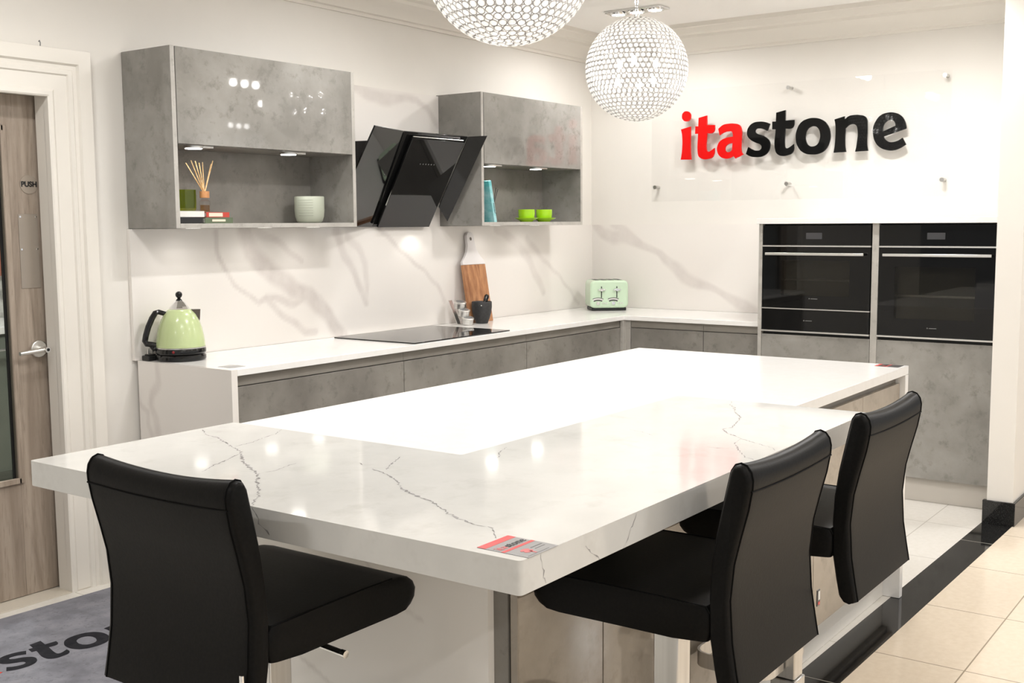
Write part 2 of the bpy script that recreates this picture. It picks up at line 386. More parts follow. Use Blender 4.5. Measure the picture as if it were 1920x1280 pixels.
struct(build('trim_7', gr, mat('pale_grout', srgb(150, 146, 138), .6), smooth=0), 'pale joints across the black granite strip')
struct(build('wall_left', MB().box(-9, -4.93, 0, .14, 0, CEIL).box(-4.93, -4.0, 0, .14, 1.99, CEIL).box(-4.0, .14, 0, .14, 0, CEIL), M['wall'], smooth=0))
struct(build('wall_back', MB().box(0, .14, -2.9, 0, 0, CEIL), M['wall'], smooth=0))
struct(build('wall_right', MB().box(-.857, 4, -2.925, -2.806, 0, CEIL), M['wall'], smooth=0), 'cream wall end beside the tall ovens')
struct(build('ceiling', MB().box(-9, 4, -9, .14, CEIL, CEIL+.06), M['ceiling'], smooth=0))
struct(build('baseboard_right', MB().prism([(-.872, -2.789), (-.872, -2.939), (4, -2.939), (4, -2.9252), (-.8572, -2.9252), (-.8572, -2.8058), (-.845, -2.8058), (-.845, -2.789)], 0, .1145), M['granite'], bevel=.002), 'black granite skirting round the wall end')
# cornice: stepped cove profile (distance from wall, height)
COR = [(0, 2.53), (.012, 2.53), (.016, 2.545), (.03, 2.55), (.04, 2.575), (.06, 2.60), (.085, 2.62), (.092, 2.635), (.112, 2.645), (.135, 2.672), (.15, 2.676), (.155, 2.70), (0, 2.70)]
struct(build('trim_2', MB().prism([(-d, z) for d, z in COR], -9, 0, 'x'), M['trim'], smooth=20), 'plaster cornice over the hob wall')
struct(build('trim_3', MB().prism([(-d, z) for d, z in COR], -2.806, 0, 'y'), M['trim'], smooth=20), 'plaster cornice over the sign wall')

# door, lining, architrave
dr = MB()
X0, X1, DZ = -4.918, -4.006, 1.982; wx0, wx1, wz0, wz1 = -4.78, -4.15, .475, 1.85
dr.box(X0, wx0, .08, .124, .006, DZ).box(wx1, X1, .08, .124, .006, DZ).box(wx0, wx1, .08, .124, .006, wz0).box(wx0, wx1, .08, .124, wz1, DZ)
door = struct(build('door_1', dr, M['oak'], bevel=.0015), 'grey oak door with a tall glass panel')
bd = MB()
for x0, x1, z0, z1 in ((wx1-.012, wx1+.012, wz0-.012, wz1+.012), (wx0-.012, wx0+.012, wz0-.012, wz1+.012), (wx0, wx1, wz0-.012, wz0+.012), (wx0, wx1, wz1-.012, wz1+.012)):
    bd.box(x0, x1, .068, .08, z0, z1)
build('glazing_bead', bd, M['oak'], door, bevel=.003)
gk = MB()
for x0, x1, z0, z1 in ((wx1-.021, wx1-.012, wz0, wz1), (wx0+.012, wx0+.021, wz0, wz1)): gk.box(x0, x1, .09, .1, z0, z1)
build('gasket', gk, M['black_matt'], door)
build('glass_pane', MB().box(wx0, wx1, .096, .102, wz0, wz1), M['doorglass'], door, smooth=0)
build('push_plate', MB().prism([(-4.103, 1.232), (-4.022, 1.232), (-4.022, 1.523), (-4.103, 1.523)], .0775, .0799, 'y'), mat('clear_acrylic_plate', srgb(152, 142, 130), .12, spec=.5), door, bevel=.0008)
build('plate_screw', MB().cyl((-4.095, .0765, 1.512), (-4.095, .0776, 1.512), .004, 10).cyl((-4.03, .0765, 1.512), (-4.03, .0776, 1.512), .004, 10).cyl((-4.095, .0765, 1.385), (-4.095, .0776, 1.385), .004, 10).cyl((-4.03, .0765, 1.385), (-4.03, .0776, 1.385), .004, 10), M['chrome'], door)
pd = build('push_disc', MB().cyl((-4.051, .0775, 1.638), (-4.051, .0799, 1.638), .037, 32), mat('acrylic_disc', srgb(158, 147, 134), .1), door)
FX = lambda x, y, z: Matrix(((1, 0, 0, x), (0, 0, -1, y), (0, 1, 0, z), (0, 0, 0, 1)))   # text on a face looking towards -y
word('PUSH', .028, FX(-4.051, .0770, 1.638), M['print'], pd, 'push_lettering', bold=.0012)
hd = build('door_handle', MB().cyl((-4.050, .08, .99), (-4.050, .064, .99), .034, 28), M['alu'], door, bevel=.003)
build('lever', MB().tube([(-4.050, .066, .99), (-4.050, .030, .99), (-4.056, .022, .99), (-4.07, .019, .989), (-4.16, .019, .983)], [.011, .011, .011, .0095, .008], 12).cyl((-4.050, .03, .99), (-4.050, .004, .99), .012, 16), M['alu'], hd)
build('keyhole', MB().cyl((-4.050, .004, .99), (-4.050, .0025, .99), .006, 12), M['black_matt'], hd)
PRO = [(0, 0), (0, .030), (.006, .034), (.02, .033), (.03, .026), (.085, .026), (.09, .034), (.105, .036), (.112, .030), (.125, .032), (.132, .044), (.165, .047), (.185, .043), (.188, .03), (.188, 0)]
ar = MB(); n = len(PRO); vs = []
for px, pz in ((lambda d: -4.02+d, lambda d: 0), (lambda d: -4.02+d, lambda d: 1.973+d), (lambda d: -4.91-d, lambda d: 1.973+d), (lambda d: -4.91-d, lambda d: 0)):
    vs += [(px(d), -h, pz(d)) for d, h in PRO]
ar.add(vs, [(k*n+i, k*n+(i+1) % n, (k+1)*n+(i+1) % n, (k+1)*n+i) for k in range(3) for i in range(n)]+[tuple(range(n)), tuple(range(3*n, 4*n))])
struct(build('trim_1', ar, M['trim'], smooth=22), 'moulded cream architrave round the door')
struct(build('trim_4', MB().box(-4.0, -3.982, 0, .14, 0, 1.99).box(-4.93, -4.912, 0, .14, 0, 1.99).box(-4.93, -3.982, 0, .14, 1.984, 2.0).box(-4.02, -4.0, -.001, .06, 0, 1.985), M['trim'], smooth=0), 'door lining')
struct(build('trim_5', MB().box(-5.3, -3.84, -.028, .14, 0, .004), mat('threshold_bar', srgb(206, 198, 184), .4), bevel=.001), 'pale threshold under the door')
hk = build('screw_hook', MB().tube([(-4.04, -.03, 2.158), (-4.04, -.032, 2.172), (-4.04, -.027, 2.182), (-4.04, -.021, 2.178)], .0019, 6), M['greyprint']); tag(hk, 'tiny metal hook screwed on top of the door frame', 'hook')
# room seen through the glass of the door
struct(build('wall_far', MB().box(-6.5, -1.5, 2.46, 2.56, 0, 2.6), M['mosaic'], smooth=0), 'mottled grey wall of the next room')
ct = thing('counter_unit', 'grey-green counter unit with a white top seen through the door glass', 'kitchen unit', (-3.6, 1.85, 0))
build('carcass', MB().box(-5.4, -1.9, 1.86, 2.45, .1, .885), M['olive'], ct)
build('worktop', MB().box(-5.42, -1.88, 1.83, 2.455, .886, .925), M['quartz'], ct, bevel=.002)
for i in range(5): build('drawer_front', MB().box(-5.4+i*.7+.003, -5.4+(i+1)*.7-.003, 1.84, 1.859, .12, .87), M['olive'], ct, bevel=.002)
build('handle_rail', MB().tube([(-5.3, 1.815, .80), (-2.0, 1.815, .80)], .008, 8), M['steel'], ct)
build('plinth', MB().box(-5.38, -1.92, 1.92, 2.44, 0, .099), M['olive'], ct)
tp = build('wall_panel', MB().box(-5.4, -1.9, 2.43, 2.458, 1.18, 1.36), M['terracotta']); tag(tp, 'terracotta strip panel on the far wall, seen through the door glass', 'panel')

# doormat with the logo
LETTERS = {
  'i':[[(0,0.192,1),(0.068,0.207,1),(0.068,0.162,0),(0.068,0.054,0),(0.074,0,1),(0,0.002,1),(0.008,0.054,0),(0.008,0.156,0)],[(0.037,0.304,0),(0.059,0.294,0),(0.068,0.271,0),(0.06,0.248,0),(0.037,0.24,0),(0.015,0.25,0),(0.006,0.274,0),(0.015,0.296,0)]],
  't':[[(0.123,0.257,1),(0.18,0.269,1),(0.181,0.21,1),(0.235,0.207,1),(0.231,0.171,0),(0.219,0.159,0),(0.181,0.159,1),(0.179,0.061,0),(0.184,0.048,0),(0.196,0.044,0),(0.211,0.051,0),(0.234,0.066,1),(0.232,0.029,0),(0.218,0.008,0),(0.188,-0.001,0),(0.155,0,0),(0.128,0.016,0),(0.12,0.034,0),(0.12,0.159,1),(0.099,0.159,1),(0.101,0.206,1),(0.121,0.205,1)]],
  'a':[[(0.259,0.182,1),(0.29,0.204,0),(0.329,0.21,0),(0.364,0.209,0),(0.4,0.198,0),(0.414,0.174,0),(0.416,0.121,0),(0.415,0.043,0),(0.42,0.028,0),(0.429,0.019,1),(0.377,-0.005,1),(0.364,0.011,1),(0.338,-0.001,0),(0.309,-0.003,0),(0.273,0.012,0),(0.253,0.046,0),(0.255,0.079,0),(0.272,0.106,0),(0.308,0.123,0),(0.358,0.13,1),(0.357,0.147,0),(0.349,0.161,0),(0.33,0.163,0),(0.299,0.158,0),(0.268,0.142,1)],[(0.356,0.09,1),(0.321,0.082,0),(0.307,0.062,0),(0.312,0.042,0),(0.328,0.036,0),(0.344,0.04,0),(0.354,0.051,1)]],
  's':[[(0.6,0.195,1),(0.585,0.152,1),(0.559,0.164,0),(0.533,0.17,0),(0.51,0.166,0),(0.505,0.153,0),(0.514,0.142,0),(0.55,0.128,0),(0.579,0.112,0),(0.599,0.089,0),(0.602,0.058,0),(0.587,0.023,0),(0.555,0.002,0),(0.513,-0.002,0),(0.473,0.005,0),(0.446,0.02,1),(0.461,0.062,1),(0.486,0.047,0),(0.515,0.038,0),(0.541,0.043,0),(0.548,0.059,0),(0.541,0.072,0),(0.511,0.085,0),(0.475,0.105,0),(0.455,0.129,0),(0.452,0.156,0),(0.464,0.185,0),(0.49,0.205,0),(0.532,0.211,0),(0.571,0.206,0)]],
  't2':[[(0.639,0.258,1),(0.698,0.27,1),(0.698,0.208,1),(0.754,0.209,1),(0.751,0.176,0),(0.737,0.16,0),(0.698,0.16,1),(0.696,0.063,0),(0.7,0.048,0),(0.71,0.043,0),(0.727,0.049,0),(0.753,0.067,1),(0.753,0.031,0),(0.74,0.011,0),(0.715,0.002,0),(0.684,-0.002,0),(0.655,0.008,0),(0.638,0.03,0),(0.637,0.159,1),(0.615,0.16,1),(0.615,0.206,1),(0.638,0.206,1)]],
  'o':[[(0.879,0.213,0),(0.919,0.203,0),(0.956,0.173,0),(0.976,0.12,0),(0.972,0.068,0),(0.947,0.023,0),(0.908,0.003,0),(0.868,0,0),(0.822,0.009,0),(0.784,0.042,0),(0.765,0.099,0),(0.771,0.148,0),(0.796,0.191,0),(0.836,0.21,0)],[(0.874,0.165,0),(0.899,0.155,0),(0.915,0.12,0),(0.912,0.083,0),(0.898,0.057,0),(0.87,0.047,0),(0.845,0.055,0),(0.829,0.081,0),(0.826,0.116,0),(0.837,0.148,0),(0.855,0.161,0)]],
  'n':[[(1,0.197,1),(1.06,0.212,1),(1.061,0.194,1),(1.085,0.211,0),(1.118,0.216,0),(1.154,0.213,0),(1.18,0.204,0),(1.193,0.184,0),(1.195,0.155,0),(1.196,0.04,0),(1.202,0.008,1),(1.127,0.006,1),(1.134,0.038,0),(1.136,0.143,0),(1.127,0.158,0),(1.111,0.164,0),(1.088,0.16,0),(1.066,0.142,1),(1.067,0.041,0),(1.073,0.007,1),(0.999,0.005,1),(1.005,0.046,0),(1.008,0.145,0),(1.005,0.175,0)]],
  'e':[[(1.417,0.123,1),(1.29,0.085,1),(1.299,0.068,0),(1.317,0.055,0),(1.337,0.051,0),(1.369,0.057,0),(1.398,0.073,1),(1.418,0.034,1),(1.385,0.015,0),(1.348,0.004,0),(1.311,0.007,0),(1.268,0.026,0),(1.242,0.058,0),(1.229,0.101,0),(1.229,0.138,0),(1.243,0.174,0),(1.27,0.205,0),(1.307,0.217,0),(1.349,0.215,0),(1.384,0.198,0),(1.407,0.167,0),(1.416,0.138,0)],[(1.356,0.142,1),(1.284,0.113,1),(1.287,0.145,0),(1.301,0.166,0),(1.321,0.176,0),(1.341,0.173,0),(1.353,0.158,0)]],}
mt = thing('doormat', 'grey entrance mat with black and red lettering in front of the door', 'mat', (-4.5, -.6, 0))
c_, s_ = math.cos(-.042), math.sin(-.042)
pm = lambda x, y: (-3.9+c_*(x+3.9)-s_*(y+.117), -.117+s_*(x+3.9)+c_*(y+.117))
build('pile', MB().prism([pm(-5.35, -.117), pm(-5.35, -1.02), pm(-3.72, -1.02), pm(-3.72, -.117)], .0005, .009), M['matgrey'], mt, bevel=.003)
def mat_mtx(a0): return Matrix(((.711, .16, 0, .711*.709+.16*1.868-5.752), (-.0853, .7148, 0, -.0853*.709+.7148*1.868-1.8453), (0, 0, 1, .0094), (0, 0, 0, 1)))
for k, lp in LETTERS.items():
    o = bez_letter('letter', lp, mat_mtx(0), .0012, M['matred'] if k in 'ita' and k != 't2' else M['matblack'], mt)
    o.data.transform(Matrix.Translation(-origin(mt))); o['label'] = ('red' if k in 'ita' and k != 't2' else 'black')+' letter '+k[0]

# ================================================================ HOB WALL
XL, ZW = -3.66, .9077
at = []; mb = MB()
SPL = [[(-3.223,1.445),(-3.209,1.348),(-3.174,1.271),(-3.129,1.209),(-3.053,1.151),(-2.984,1.116),(-2.931,1.144),(-2.869,1.133),(-2.763,1.103),(-2.663,1.129)],[(-3.06,1.443),(-3.024,1.358),(-2.956,1.287),(-2.865,1.236),(-2.761,1.167),(-2.663,1.129),(-2.574,1.066),(-2.507,0.994),(-2.45,0.93)],[(-2.932,1.136),(-2.872,1.069),(-2.777,1.014),(-2.691,0.959),(-2.624,0.953)],[(-3.079,1.455),(-2.941,1.419),(-2.828,1.37),(-2.766,1.32),(-2.712,1.287)],[(-2.468,1.446),(-2.401,1.319),(-2.331,1.223),(-2.296,1.144),(-2.261,1.063)],[(-2.386,1.411),(-2.314,1.359),(-2.255,1.28),(-2.246,1.167),(-2.261,1.063)],[(-2.164,1.466),(-2.046,1.373),(-1.937,1.297),(-1.795,1.217),(-1.678,1.125),(-1.618,1.034)],[(-1.121,1.45),(-0.945,1.375),(-0.799,1.276),(-0.706,1.165),(-0.61,1.051)],[(-0.798,1.372),(-0.608,1.227),(-0.45,1.132),(-0.327,1.036),(-0.2,0.925)],[(-2.589,1.11),(-2.52,1.028),(-2.449,0.953),(-2.413,0.914)],]
UPV = [[(-2.346,2.179),(-2.298,2.177),(-2.11,2.133),(-2.006,2.135),(-1.833,2.135),(-1.745,2.092),(-1.655,2.011)],]
V = [(p, wd, st) for p, wd, st in zip(SPL, (.020, .042, .022, .022, .03, .02, .026, .026, .022, .02), (.62, .66, .5, .42, .55, .42, .5, .42, .4, .42))]
slab(mb, at, 'y', -.02, -.001, -3.672, -.0205, ZW+.0005, 1.4605, V)
sp1 = build('splashback', mb, M['marble'], attr=at, smooth=0); tag(sp1, 'white marble splashback with broad grey veins behind the hob', 'splashback')
at = []; mb = MB()
slab(mb, at, 'y', -.02, -.001, -2.621, -1.644, 1.461, 2.178, [(UPV[0], .035, .5), ([(-2.16, 1.47), (-2.32, 1.6), (-2.5, 1.75)], .04, .45)])
sp2 = build('splashback', mb, M['marble'], attr=at, smooth=0); tag(sp2, 'grey-veined marble slab on the wall above the hood', 'splashback')
at = []; mb = MB()
slab(mb, at, 'x', -.02, -.001, -1.497, -.001, ZW+.0005, 1.4605, [(p, wd, .5) for p, wd in zip([[(-0.031,1.466),(-0.106,1.395),(-0.181,1.374),(-0.271,1.381),(-0.368,1.346),(-0.463,1.305),(-0.542,1.264),(-0.589,1.217),(-0.666,1.177),(-0.72,1.123),(-0.811,1.084),(-0.923,1.047),(-1.033,0.996),(-1.142,0.954),(-1.206,0.916)],[(-0.189,1.451),(-0.271,1.423),(-0.384,1.353)],], (.042, .03))])
sp3 = build('splashback', mb, M['marble'], attr=at, smooth=0); tag(sp3, 'white marble splashback behind the toaster, below the wall sign', 'splashback')

wt = thing('worktop', 'white L-shaped quartz worktop with hob, running round the corner', 'worktop', (-2, -.3, ZW))
build('top', MB().prism([(XL+.0305, -.6132), (-.6104, -.6132), (-.6104, -1.4985), (-.021, -1.4985), (-.021, -.021), (XL+.0305, -.021)], ZW-.0265, ZW), M['quartz'], wt, bevel=.0015)
at = []; mb = MB()
slab(mb, at, 'x', XL, XL+.03, -.6132, -.021, .002, ZW, [(p, wd, .45) for p, wd in zip([[(-0.153,0.9),(-0.155,0.829),(-0.111,0.775),(-0.095,0.731),(-0.125,0.675),(-0.134,0.616)],[(-0.003,0.775),(-0.027,0.725),(-0.073,0.704),(-0.069,0.652),(-0.099,0.595)],], (.03, .02))])
build('end_panel', mb, M['marble'], wt, attr=at, smooth=0, label='veined marble end panel down to the floor')

def base_unit(label, x0, x1, axis, group=None):
    """drawer unit; axis 'y': front looks to -y with x range; axis 'x': front looks to -x with y range"""
    mid = (x0+x1)/2
    t = thing('base_unit', label, 'kitchen unit', (mid, -.3, 0) if axis == 'y' else (-.3, mid, 0), group)
    F = -.592
    def bx(mb, a0, a1, d0, d1, z0, z1): return mb.box(a0, a1, d0, d1, z0, z1) if axis == 'y' else mb.box(d0, d1, a0, a1, z0, z1)
    build('carcass', bx(MB(), x0+.001, x1-.001, F+.022, -.022, .10, .879), M['concrete_matt'], t)
    build('handle_channel', bx(MB(), x0+.001, x1-.001, F+.004, F+.0215, .838, .8795), M['channel'], t)
    for z0, z1 in ((.475, .834), (.108, .471)):
        build('drawer_front', bx(MB(), x0+.002, x1-.002, F, F+.0215, z0, z1), M['concrete_matt'], t, bevel=.0012)
    build('plinth', bx(MB(), x0+.001, x1-.001, F+.06, F+.078, .001, .099), M['channel'], t)
base_unit('concrete-look drawer unit below the kettle, at the open end', -3.6285, -2.618, 'y')
base_unit('concrete-look drawer unit directly below the black hob', -2.618, -1.617, 'y')
base_unit('concrete-look drawer unit below the mortar, next to the corner', -1.617, -.620, 'y')
base_unit('narrow concrete-look base unit next to the corner, under the toaster end', -1.139, -.650, 'x')
base_unit('narrow concrete-look base unit touching the tall oven housing', -1.4985, -1.139, 'x')
cp = build('corner_post', MB().prism([(-.6195, -.59), (-.6195, -.612), (-.5925, -.612), (-.5925, -.648), (-.574, -.648), (-.574, -.59)], .1, .8795), M['concrete_edge'], bevel=.001); tag(cp, 'grey corner post where the two base runs meet', 'corner post')

# wall cabinets
def wall_cabinet(x0, x1, label, lights, under):
    z0, z1, f, nz = 1.4623, 2.1842, -.316, 1.800
    t = thing('wall_cabinet', label, 'wall cabinet', ((x0+x1)/2, 0, z0))
    for a, b in ((x0, x0+.021), (x1-.021, x1)): sp_m = MB().box(a, b, f, -.002, z0, z1); sp_m.mi[2] = 1; build('side_panel', sp_m, [M['concrete'], M['concrete_edge']], t, bevel=.001)
    build('bottom_panel', MB().box(x0+.0212, x1-.0212, f, -.002, z0, z0+.0195), M['concrete_edge'], t, bevel=.001)
    build('back_panel', MB().box(x0+.0212, x1-.0212, -.03, -.002, z0+.0197, nz-.0005), M['concrete_matt'], t)
    build('niche_top', MB().box(x0+.0212, x1-.0212, f+.021, -.002, nz, nz+.018), M['concrete_matt'], t)
    build('top_panel', MB().box(x0+.0212, x1-.0212, f+.021, -.002, z1-.019, z1), M['concrete_matt'], t)
    build('lift_door', MB().box(x0+.0235, x1-.0235, f-.002, f+.0205, nz+.0015, z1-.001), M['concrete'], t, bevel=.001, label='glossy lift-up door')
    for lx, ly in lights:
        b = build('downlight', MB().cyl((lx, ly, nz-.0005), (lx, ly, nz-.010), .039, 28).box(lx+.01, lx+.078, ly-.03, ly+.03, nz-.008, nz-.0006), M['alu'], t)
        build('light_disc', MB().cyl((lx, ly, nz-.0102), (lx, ly, nz-.0125), .034, 28), M['led'], b)
        spot('niche_spot', (lx, ly, nz-.016), 1.3, 150, .8, .03, (1, .97, .93))
    for lx in under:
        b = build('under_light', MB().cyl((lx, -.15, z0-.0002), (lx, -.15, z0-.0007), .036, 28), M['alu'], t)
        build('light_disc', MB().cyl((lx, -.15, z0-.0008), (lx, -.15, z0-.0010), .031, 28), M['led2'], b)
        spot('under_spot', (lx, -.15, z0-.006), 1.0, 165, 1.0, .04, (1, .97, .94))
    return t
wall_cabinet(-3.6636, -2.6232, 'left concrete-look wall cabinet with reed diffuser and pot in its niche', [(-3.516, -.255), (-2.974, -.235)], [-3.45, -3.05, -2.75])
wall_cabinet(-1.642, -.6152, 'right concrete-look wall cabinet with lime green cups in its niche', [(-1.50, -.262), (-1.045, -.262)], [-1.3, -.9])

# cooker hood: black glass angled hood with a folded front
hood = thing('cooker_hood', 'black angled glass cooker hood hanging between the two wall cabinets', 'cooker hood', (-2.1, -.02, 1.46))
build('body', MB().prism([(-.0205, 1.51), (-.0205, 1.888), (-.205, 1.885), (-.20, 1.84), (-.032, 1.53)], -2.42, -1.80, 'x'), M['black_gloss'], hood, bevel=.004)
def fold(mb, a, b, c, d, th=.008):
    a, b, c, d = map(Vector, (a, b, c, d)); nrm = (b-a).cross(d-a).normalized()
    if nrm.y > 0: nrm = -nrm
    k = nrm*-th
    return mb.add([a, b, c, d, a+k, b+k, c+k, d+k], [(0, 1, 2, 3), (7, 6, 5, 4), (0, 4, 5, 1), (1, 5, 6, 2), (2, 6, 7, 3), (3, 7, 4, 0)])
P0, P1, P2, P3 = (-2.58, -.407, 1.935), (-2.25, -.30, 1.935), (-1.745, -.305, 1.937), (-1.70, -.401, 1.940)
Q0, Q1, Q2, Q3 = (-2.60, -.115, 1.461), (-2.215, -.034, 1.461), (-1.775, -.030, 1.461), (-1.70, -.119, 1.487)
build('left_wing', fold(MB(), P0, P1, Q1, Q0), M['hoodglass'], hood, bevel=.001)
build('front_glass', fold(MB(), P1, P2, Q2, Q1), M['hoodglass'], hood, bevel=.001)
build('right_wing', fold(MB(), P2, P3, Q3, (-1.742, -.091, 1.567)), M['hoodglass'], hood, bevel=.001)
def lerp(a, b, t): return tuple(x+(y-x)*t for x, y in zip(a, b))
def onface(u, v, off): # point of the front glass, u along, v down, off towards the room
    p = Vector(lerp(lerp(P1, P2, u), lerp(Q1, Q2, u), v)); nrm = (Vector(P2)-Vector(P1)).cross(Vector(Q1)-Vector(P1)).normalized()
    if nrm.y > 0: nrm = -nrm
    return p+nrm*off
fp = build('suction_flap', fold(MB(), onface(.10, .045, .022), onface(.93, .045, .022), onface(.99, .985, .022), onface(.04, .985, .022), .012), M['hoodglass'], hood, bevel=.0015)
build('flap_edge_glint', MB().tube([onface(.095, .35, .018), onface(.06, .75, .018)], .0035, 6).tube([onface(.12, .035, .012), onface(.92, .035, .012)], .003, 6), M['steel'], hood)  # steel tubes stand in for the glint along the flap's edge
tb = MB()
for i in range(6): tb.cyl(onface(.36+.045*i, .30, .0225), onface(.36+.045*i, .30, .0232), .0035, 10)
build('touch_control', tb, M['greyprint'], hood)
hl = build('hood_light', MB().cyl((-1.95, -.052, 1.512), (-1.95, -.052, 1.506), .012, 20), M['led'], hood)
spot('hood_spot', (-1.90, -.10, 1.452), .5, 130, .5, .02, (1, .97, .94))

hob = build('induction_hob', MB().box(-2.54, -1.77, -.592, -.062, ZW+.0003, ZW+.0055), M['black_glass'], bevel=.0015); tag(hob, 'flat black glass hob set on the white worktop', 'hob')

# ================================================================ TALL OVEN HOUSING
th = thing('tall_oven_housing', 'concrete-look housing with white marble top holding the two ovens', 'tall unit', (-.3, -2.15, 0))
XF = -.632
build('top_slab', MB().box(-.662, -.001, -2.800, -1.494, 1.4615, 1.492), M['quartz'], th, bevel=.0015)
build('side_panel', MB().box(XF-.008, -.021, -1.521, -1.4995, .001, 1.461), M['concrete_edge'], th, bevel=.001)
build('side_panel', MB().box(XF, -.021, -2.798, -2.778, .001, 1.461), M['concrete_edge'], th, bevel=.001)
build('centre_stile', MB().box(XF-.004, -.021, -2.173, -2.137, .128, 1.461), M['concrete_edge'], th, bevel=.001)
build('carcass', MB().box(-.56, -.021, -2.777, -1.522, .128, .862), M['concrete_matt'], th)
build('top_rail', MB().box(-.61, -.59, -2.777, -1.522, 1.4535, 1.461), M['black_matt'], th)
for a, b in ((-2.1355, -1.5225), (-2.7765, -2.1745)):
    build('door', MB().box(XF-.006, XF+.016, a, b, .130, .848), M['concrete'], th, bevel=.0012)
    build('shadow_gap', MB().box(XF+.02, XF+.03, a, b, .849, .862), M['black_matt'], th)
build('plinth', MB().box(-.60, -.582, -2.777, -1.4995, .001, .127), mat('pale_gloss_plinth', srgb(196, 190, 181), .25), th)
def oven(name, y1, y0, zt, parts, label, cat):
    """y1 left edge (less negative), y0 right edge; parts list of (kind, z-top, z-bottom)"""
    t = thing(name, label, cat, (XF, (y0+y1)/2, parts[-1][2]))
    G = -.6417
    build('body', MB().box(-.56, -.1, y0+.01, y1-.01, parts[-1][2]+.012, zt-.012), M['steel'], t)
    for kind, a, b, win in parts:
        if kind == 'panel':
            build('control_panel', MB().box(G, -.57, y0+.002, y1-.002, b+.008, a), M['black_glass'], t, bevel=.001)
            c = (y0+y1)/2+.01
            build('display', MB().box(G-.0012, G-.0003, c-.046, c+.044, (a+b)/2-.016, (a+b)/2+.018), M['display'], t)
            build('trim_strip', MB().box(G-.004, -.6, y0+.001, y1-.001, b, b+.0075), M['alu'], t)
        elif kind == 'door':
            wa, wb, wz0, wz1 = win
            mb = MB().box(G, -.60, y0+.002, wa, b, a-.001).box(G, -.60, wb, y1-.002, b, a-.001).box(G, -.60, wa, wb, b, wz0).box(G, -.60, wa, wb, wz1, a-.001)
            d = build('oven_door', mb, M['black_glass'], t)
            build('window', MB().box(G+.0005, G+.004, wa, wb, wz0, wz1), clear_mat('smoked_oven_glass', (.55, .54, .51, 1), .03), d, smooth=0)
            build('handle', MB().box(G-.040, G-.028, y0+.03, y1-.03, a-.046, a-.032).box(G-.028, G-.0003, y0+.05, y0+.062, a-.044, a-.034).box(G-.028, G-.0003, y1-.062, y1-.05, a-.044, a-.034), M['alu'], d, bevel=.002)
            build('cavity', MB().box(-.575, -.565, wa-.02, wb+.02, wz0-.02, wz1+.02), M['dark_window'], d)
            rk = MB(); zr = wz0+.42*(wz1-wz0)
            for q in range(3): rk.tube([(-.592+.008*q, wa, zr+.003*q), (-.592+.008*q, wb, zr+.003*q)], .0022, 6)
            build('shelf_rack', rk, M['steel'], d)
            c = (wa+wb)/2
            build('maker_mark', MB().cyl((G-.0003, c+.028, b+.055), (G-.001, c+.028, b+.055), .0035, 10).box(G-.001, G-.0003, c-.018, c+.02, b+.0525, b+.0565), M['greyprint'], d)
        else:
            d = build('warming_drawer', MB().box(G, -.57, y0+.002, y1-.002, b+.008, a-.006), M['black_glass'], t, bevel=.001)
            build('trim_strip', MB().box(G-.004, -.6, y0+.001, y1-.001, a-.0055, a), M['alu'], t)
            c = (y0+y1)/2+.03
            build('maker_mark', MB().cyl((G-.0003, c+.028, (a+b)/2), (G-.001, c+.028, (a+b)/2), .0035, 10).box(G-.001, G-.0003, c-.018, c+.02, (a+b)/2-.002, (a+b)/2+.002), M['greyprint'], d)
    bz = parts[-1][2]
    build('bottom_trim', MB().box(G-.006, -.6, y0+.001, y1-.001, bz-.001, bz+.0075), M['alu'], t)
oven('compact_oven', -1.5235, -2.1345, 1.452, [('panel', 1.452, 1.336, None), ('door', 1.336, .998, (-2.02, -1.635, 1.068, 1.262)), ('drawer', .997, .865, None)], 'left built-in black oven with a warming drawer under it', 'oven')
oven('single_oven', -2.1755, -2.7755, 1.452, [('panel', 1.452, 1.336, None), ('door', 1.336, .866, (-2.665, -2.262, .965, 1.236))], 'right built-in black oven with the tall glass window', 'oven')

# ================================================================ WALL SIGN
sg = thing('wall_sign', 'clear glass sign with red and black lettering above the ovens', 'sign', (-.05, -1.42, 1.95))
build('glass_panel', MB().box(-.054, -.048, -2.362, -.492, 1.608, 2.302), M['signglass'], sg, smooth=0)
for z in (1.70, 2.271):
    for y in (-.519, -1.417, -2.327):
        build('standoff', MB().cyl((-.0005, y, z), (-.0478, y, z), .0105, 16).cyl((-.0542, y, z), (-.060, y, z), .0125, 16), M['steel'], sg)
SM = Matrix(((0, 0, -1, -.0606), (-1, 0, 0, -.709), (0, 1, 0, 1.868), (0, 0, 0, 1)))
for k, lp in LETTERS.items():
    red = k in ('i', 't', 'a')
    o = bez_letter('letter', lp, Matrix.Translation(-origin(sg)) @ SM, .012, M['red'] if red else M['black_acrylic'], sg)
    o['label'] = ('red' if red else 'black')+' letter '+k[0]

# ================================================================ ISLAND
ZI, ZB = .9176, .950
isl = thing('island_unit', 'concrete-look island base with white end panels under the white tops', 'kitchen island', (-3.5, -2.2, 0))
build('carcass', MB().box(-4.7645, -2.2265, -2.757, -1.66, .12, .8835), M['concrete_matt'], isl)
at = []; mb = MB()
slab(mb, at, 'x', -4.785, -4.765, -2.722, -1.66, .002, .8915, [([(-2.6, .30), (-2.45, .36), (-2.3, .40), (-2.12, .47)], .006, .5), ([(-2.55, .62), (-2.42, .66), (-2.38, .74)], .005, .4)], .01)
build('end_panel', mb, vein_mat('bounce_lit_marble', srgb(241, 237, 231), srgb(200, 192, 186), .14), isl, attr=at, smooth=0, label='veined white end panel behind the first stool')  # paler than the other marble: floor bounce light put into the colour
build('end_panel', MB().box(-2.225, -2.19, -2.80, -1.61, .001, .8835), M['quartz'], isl, bevel=.0012)
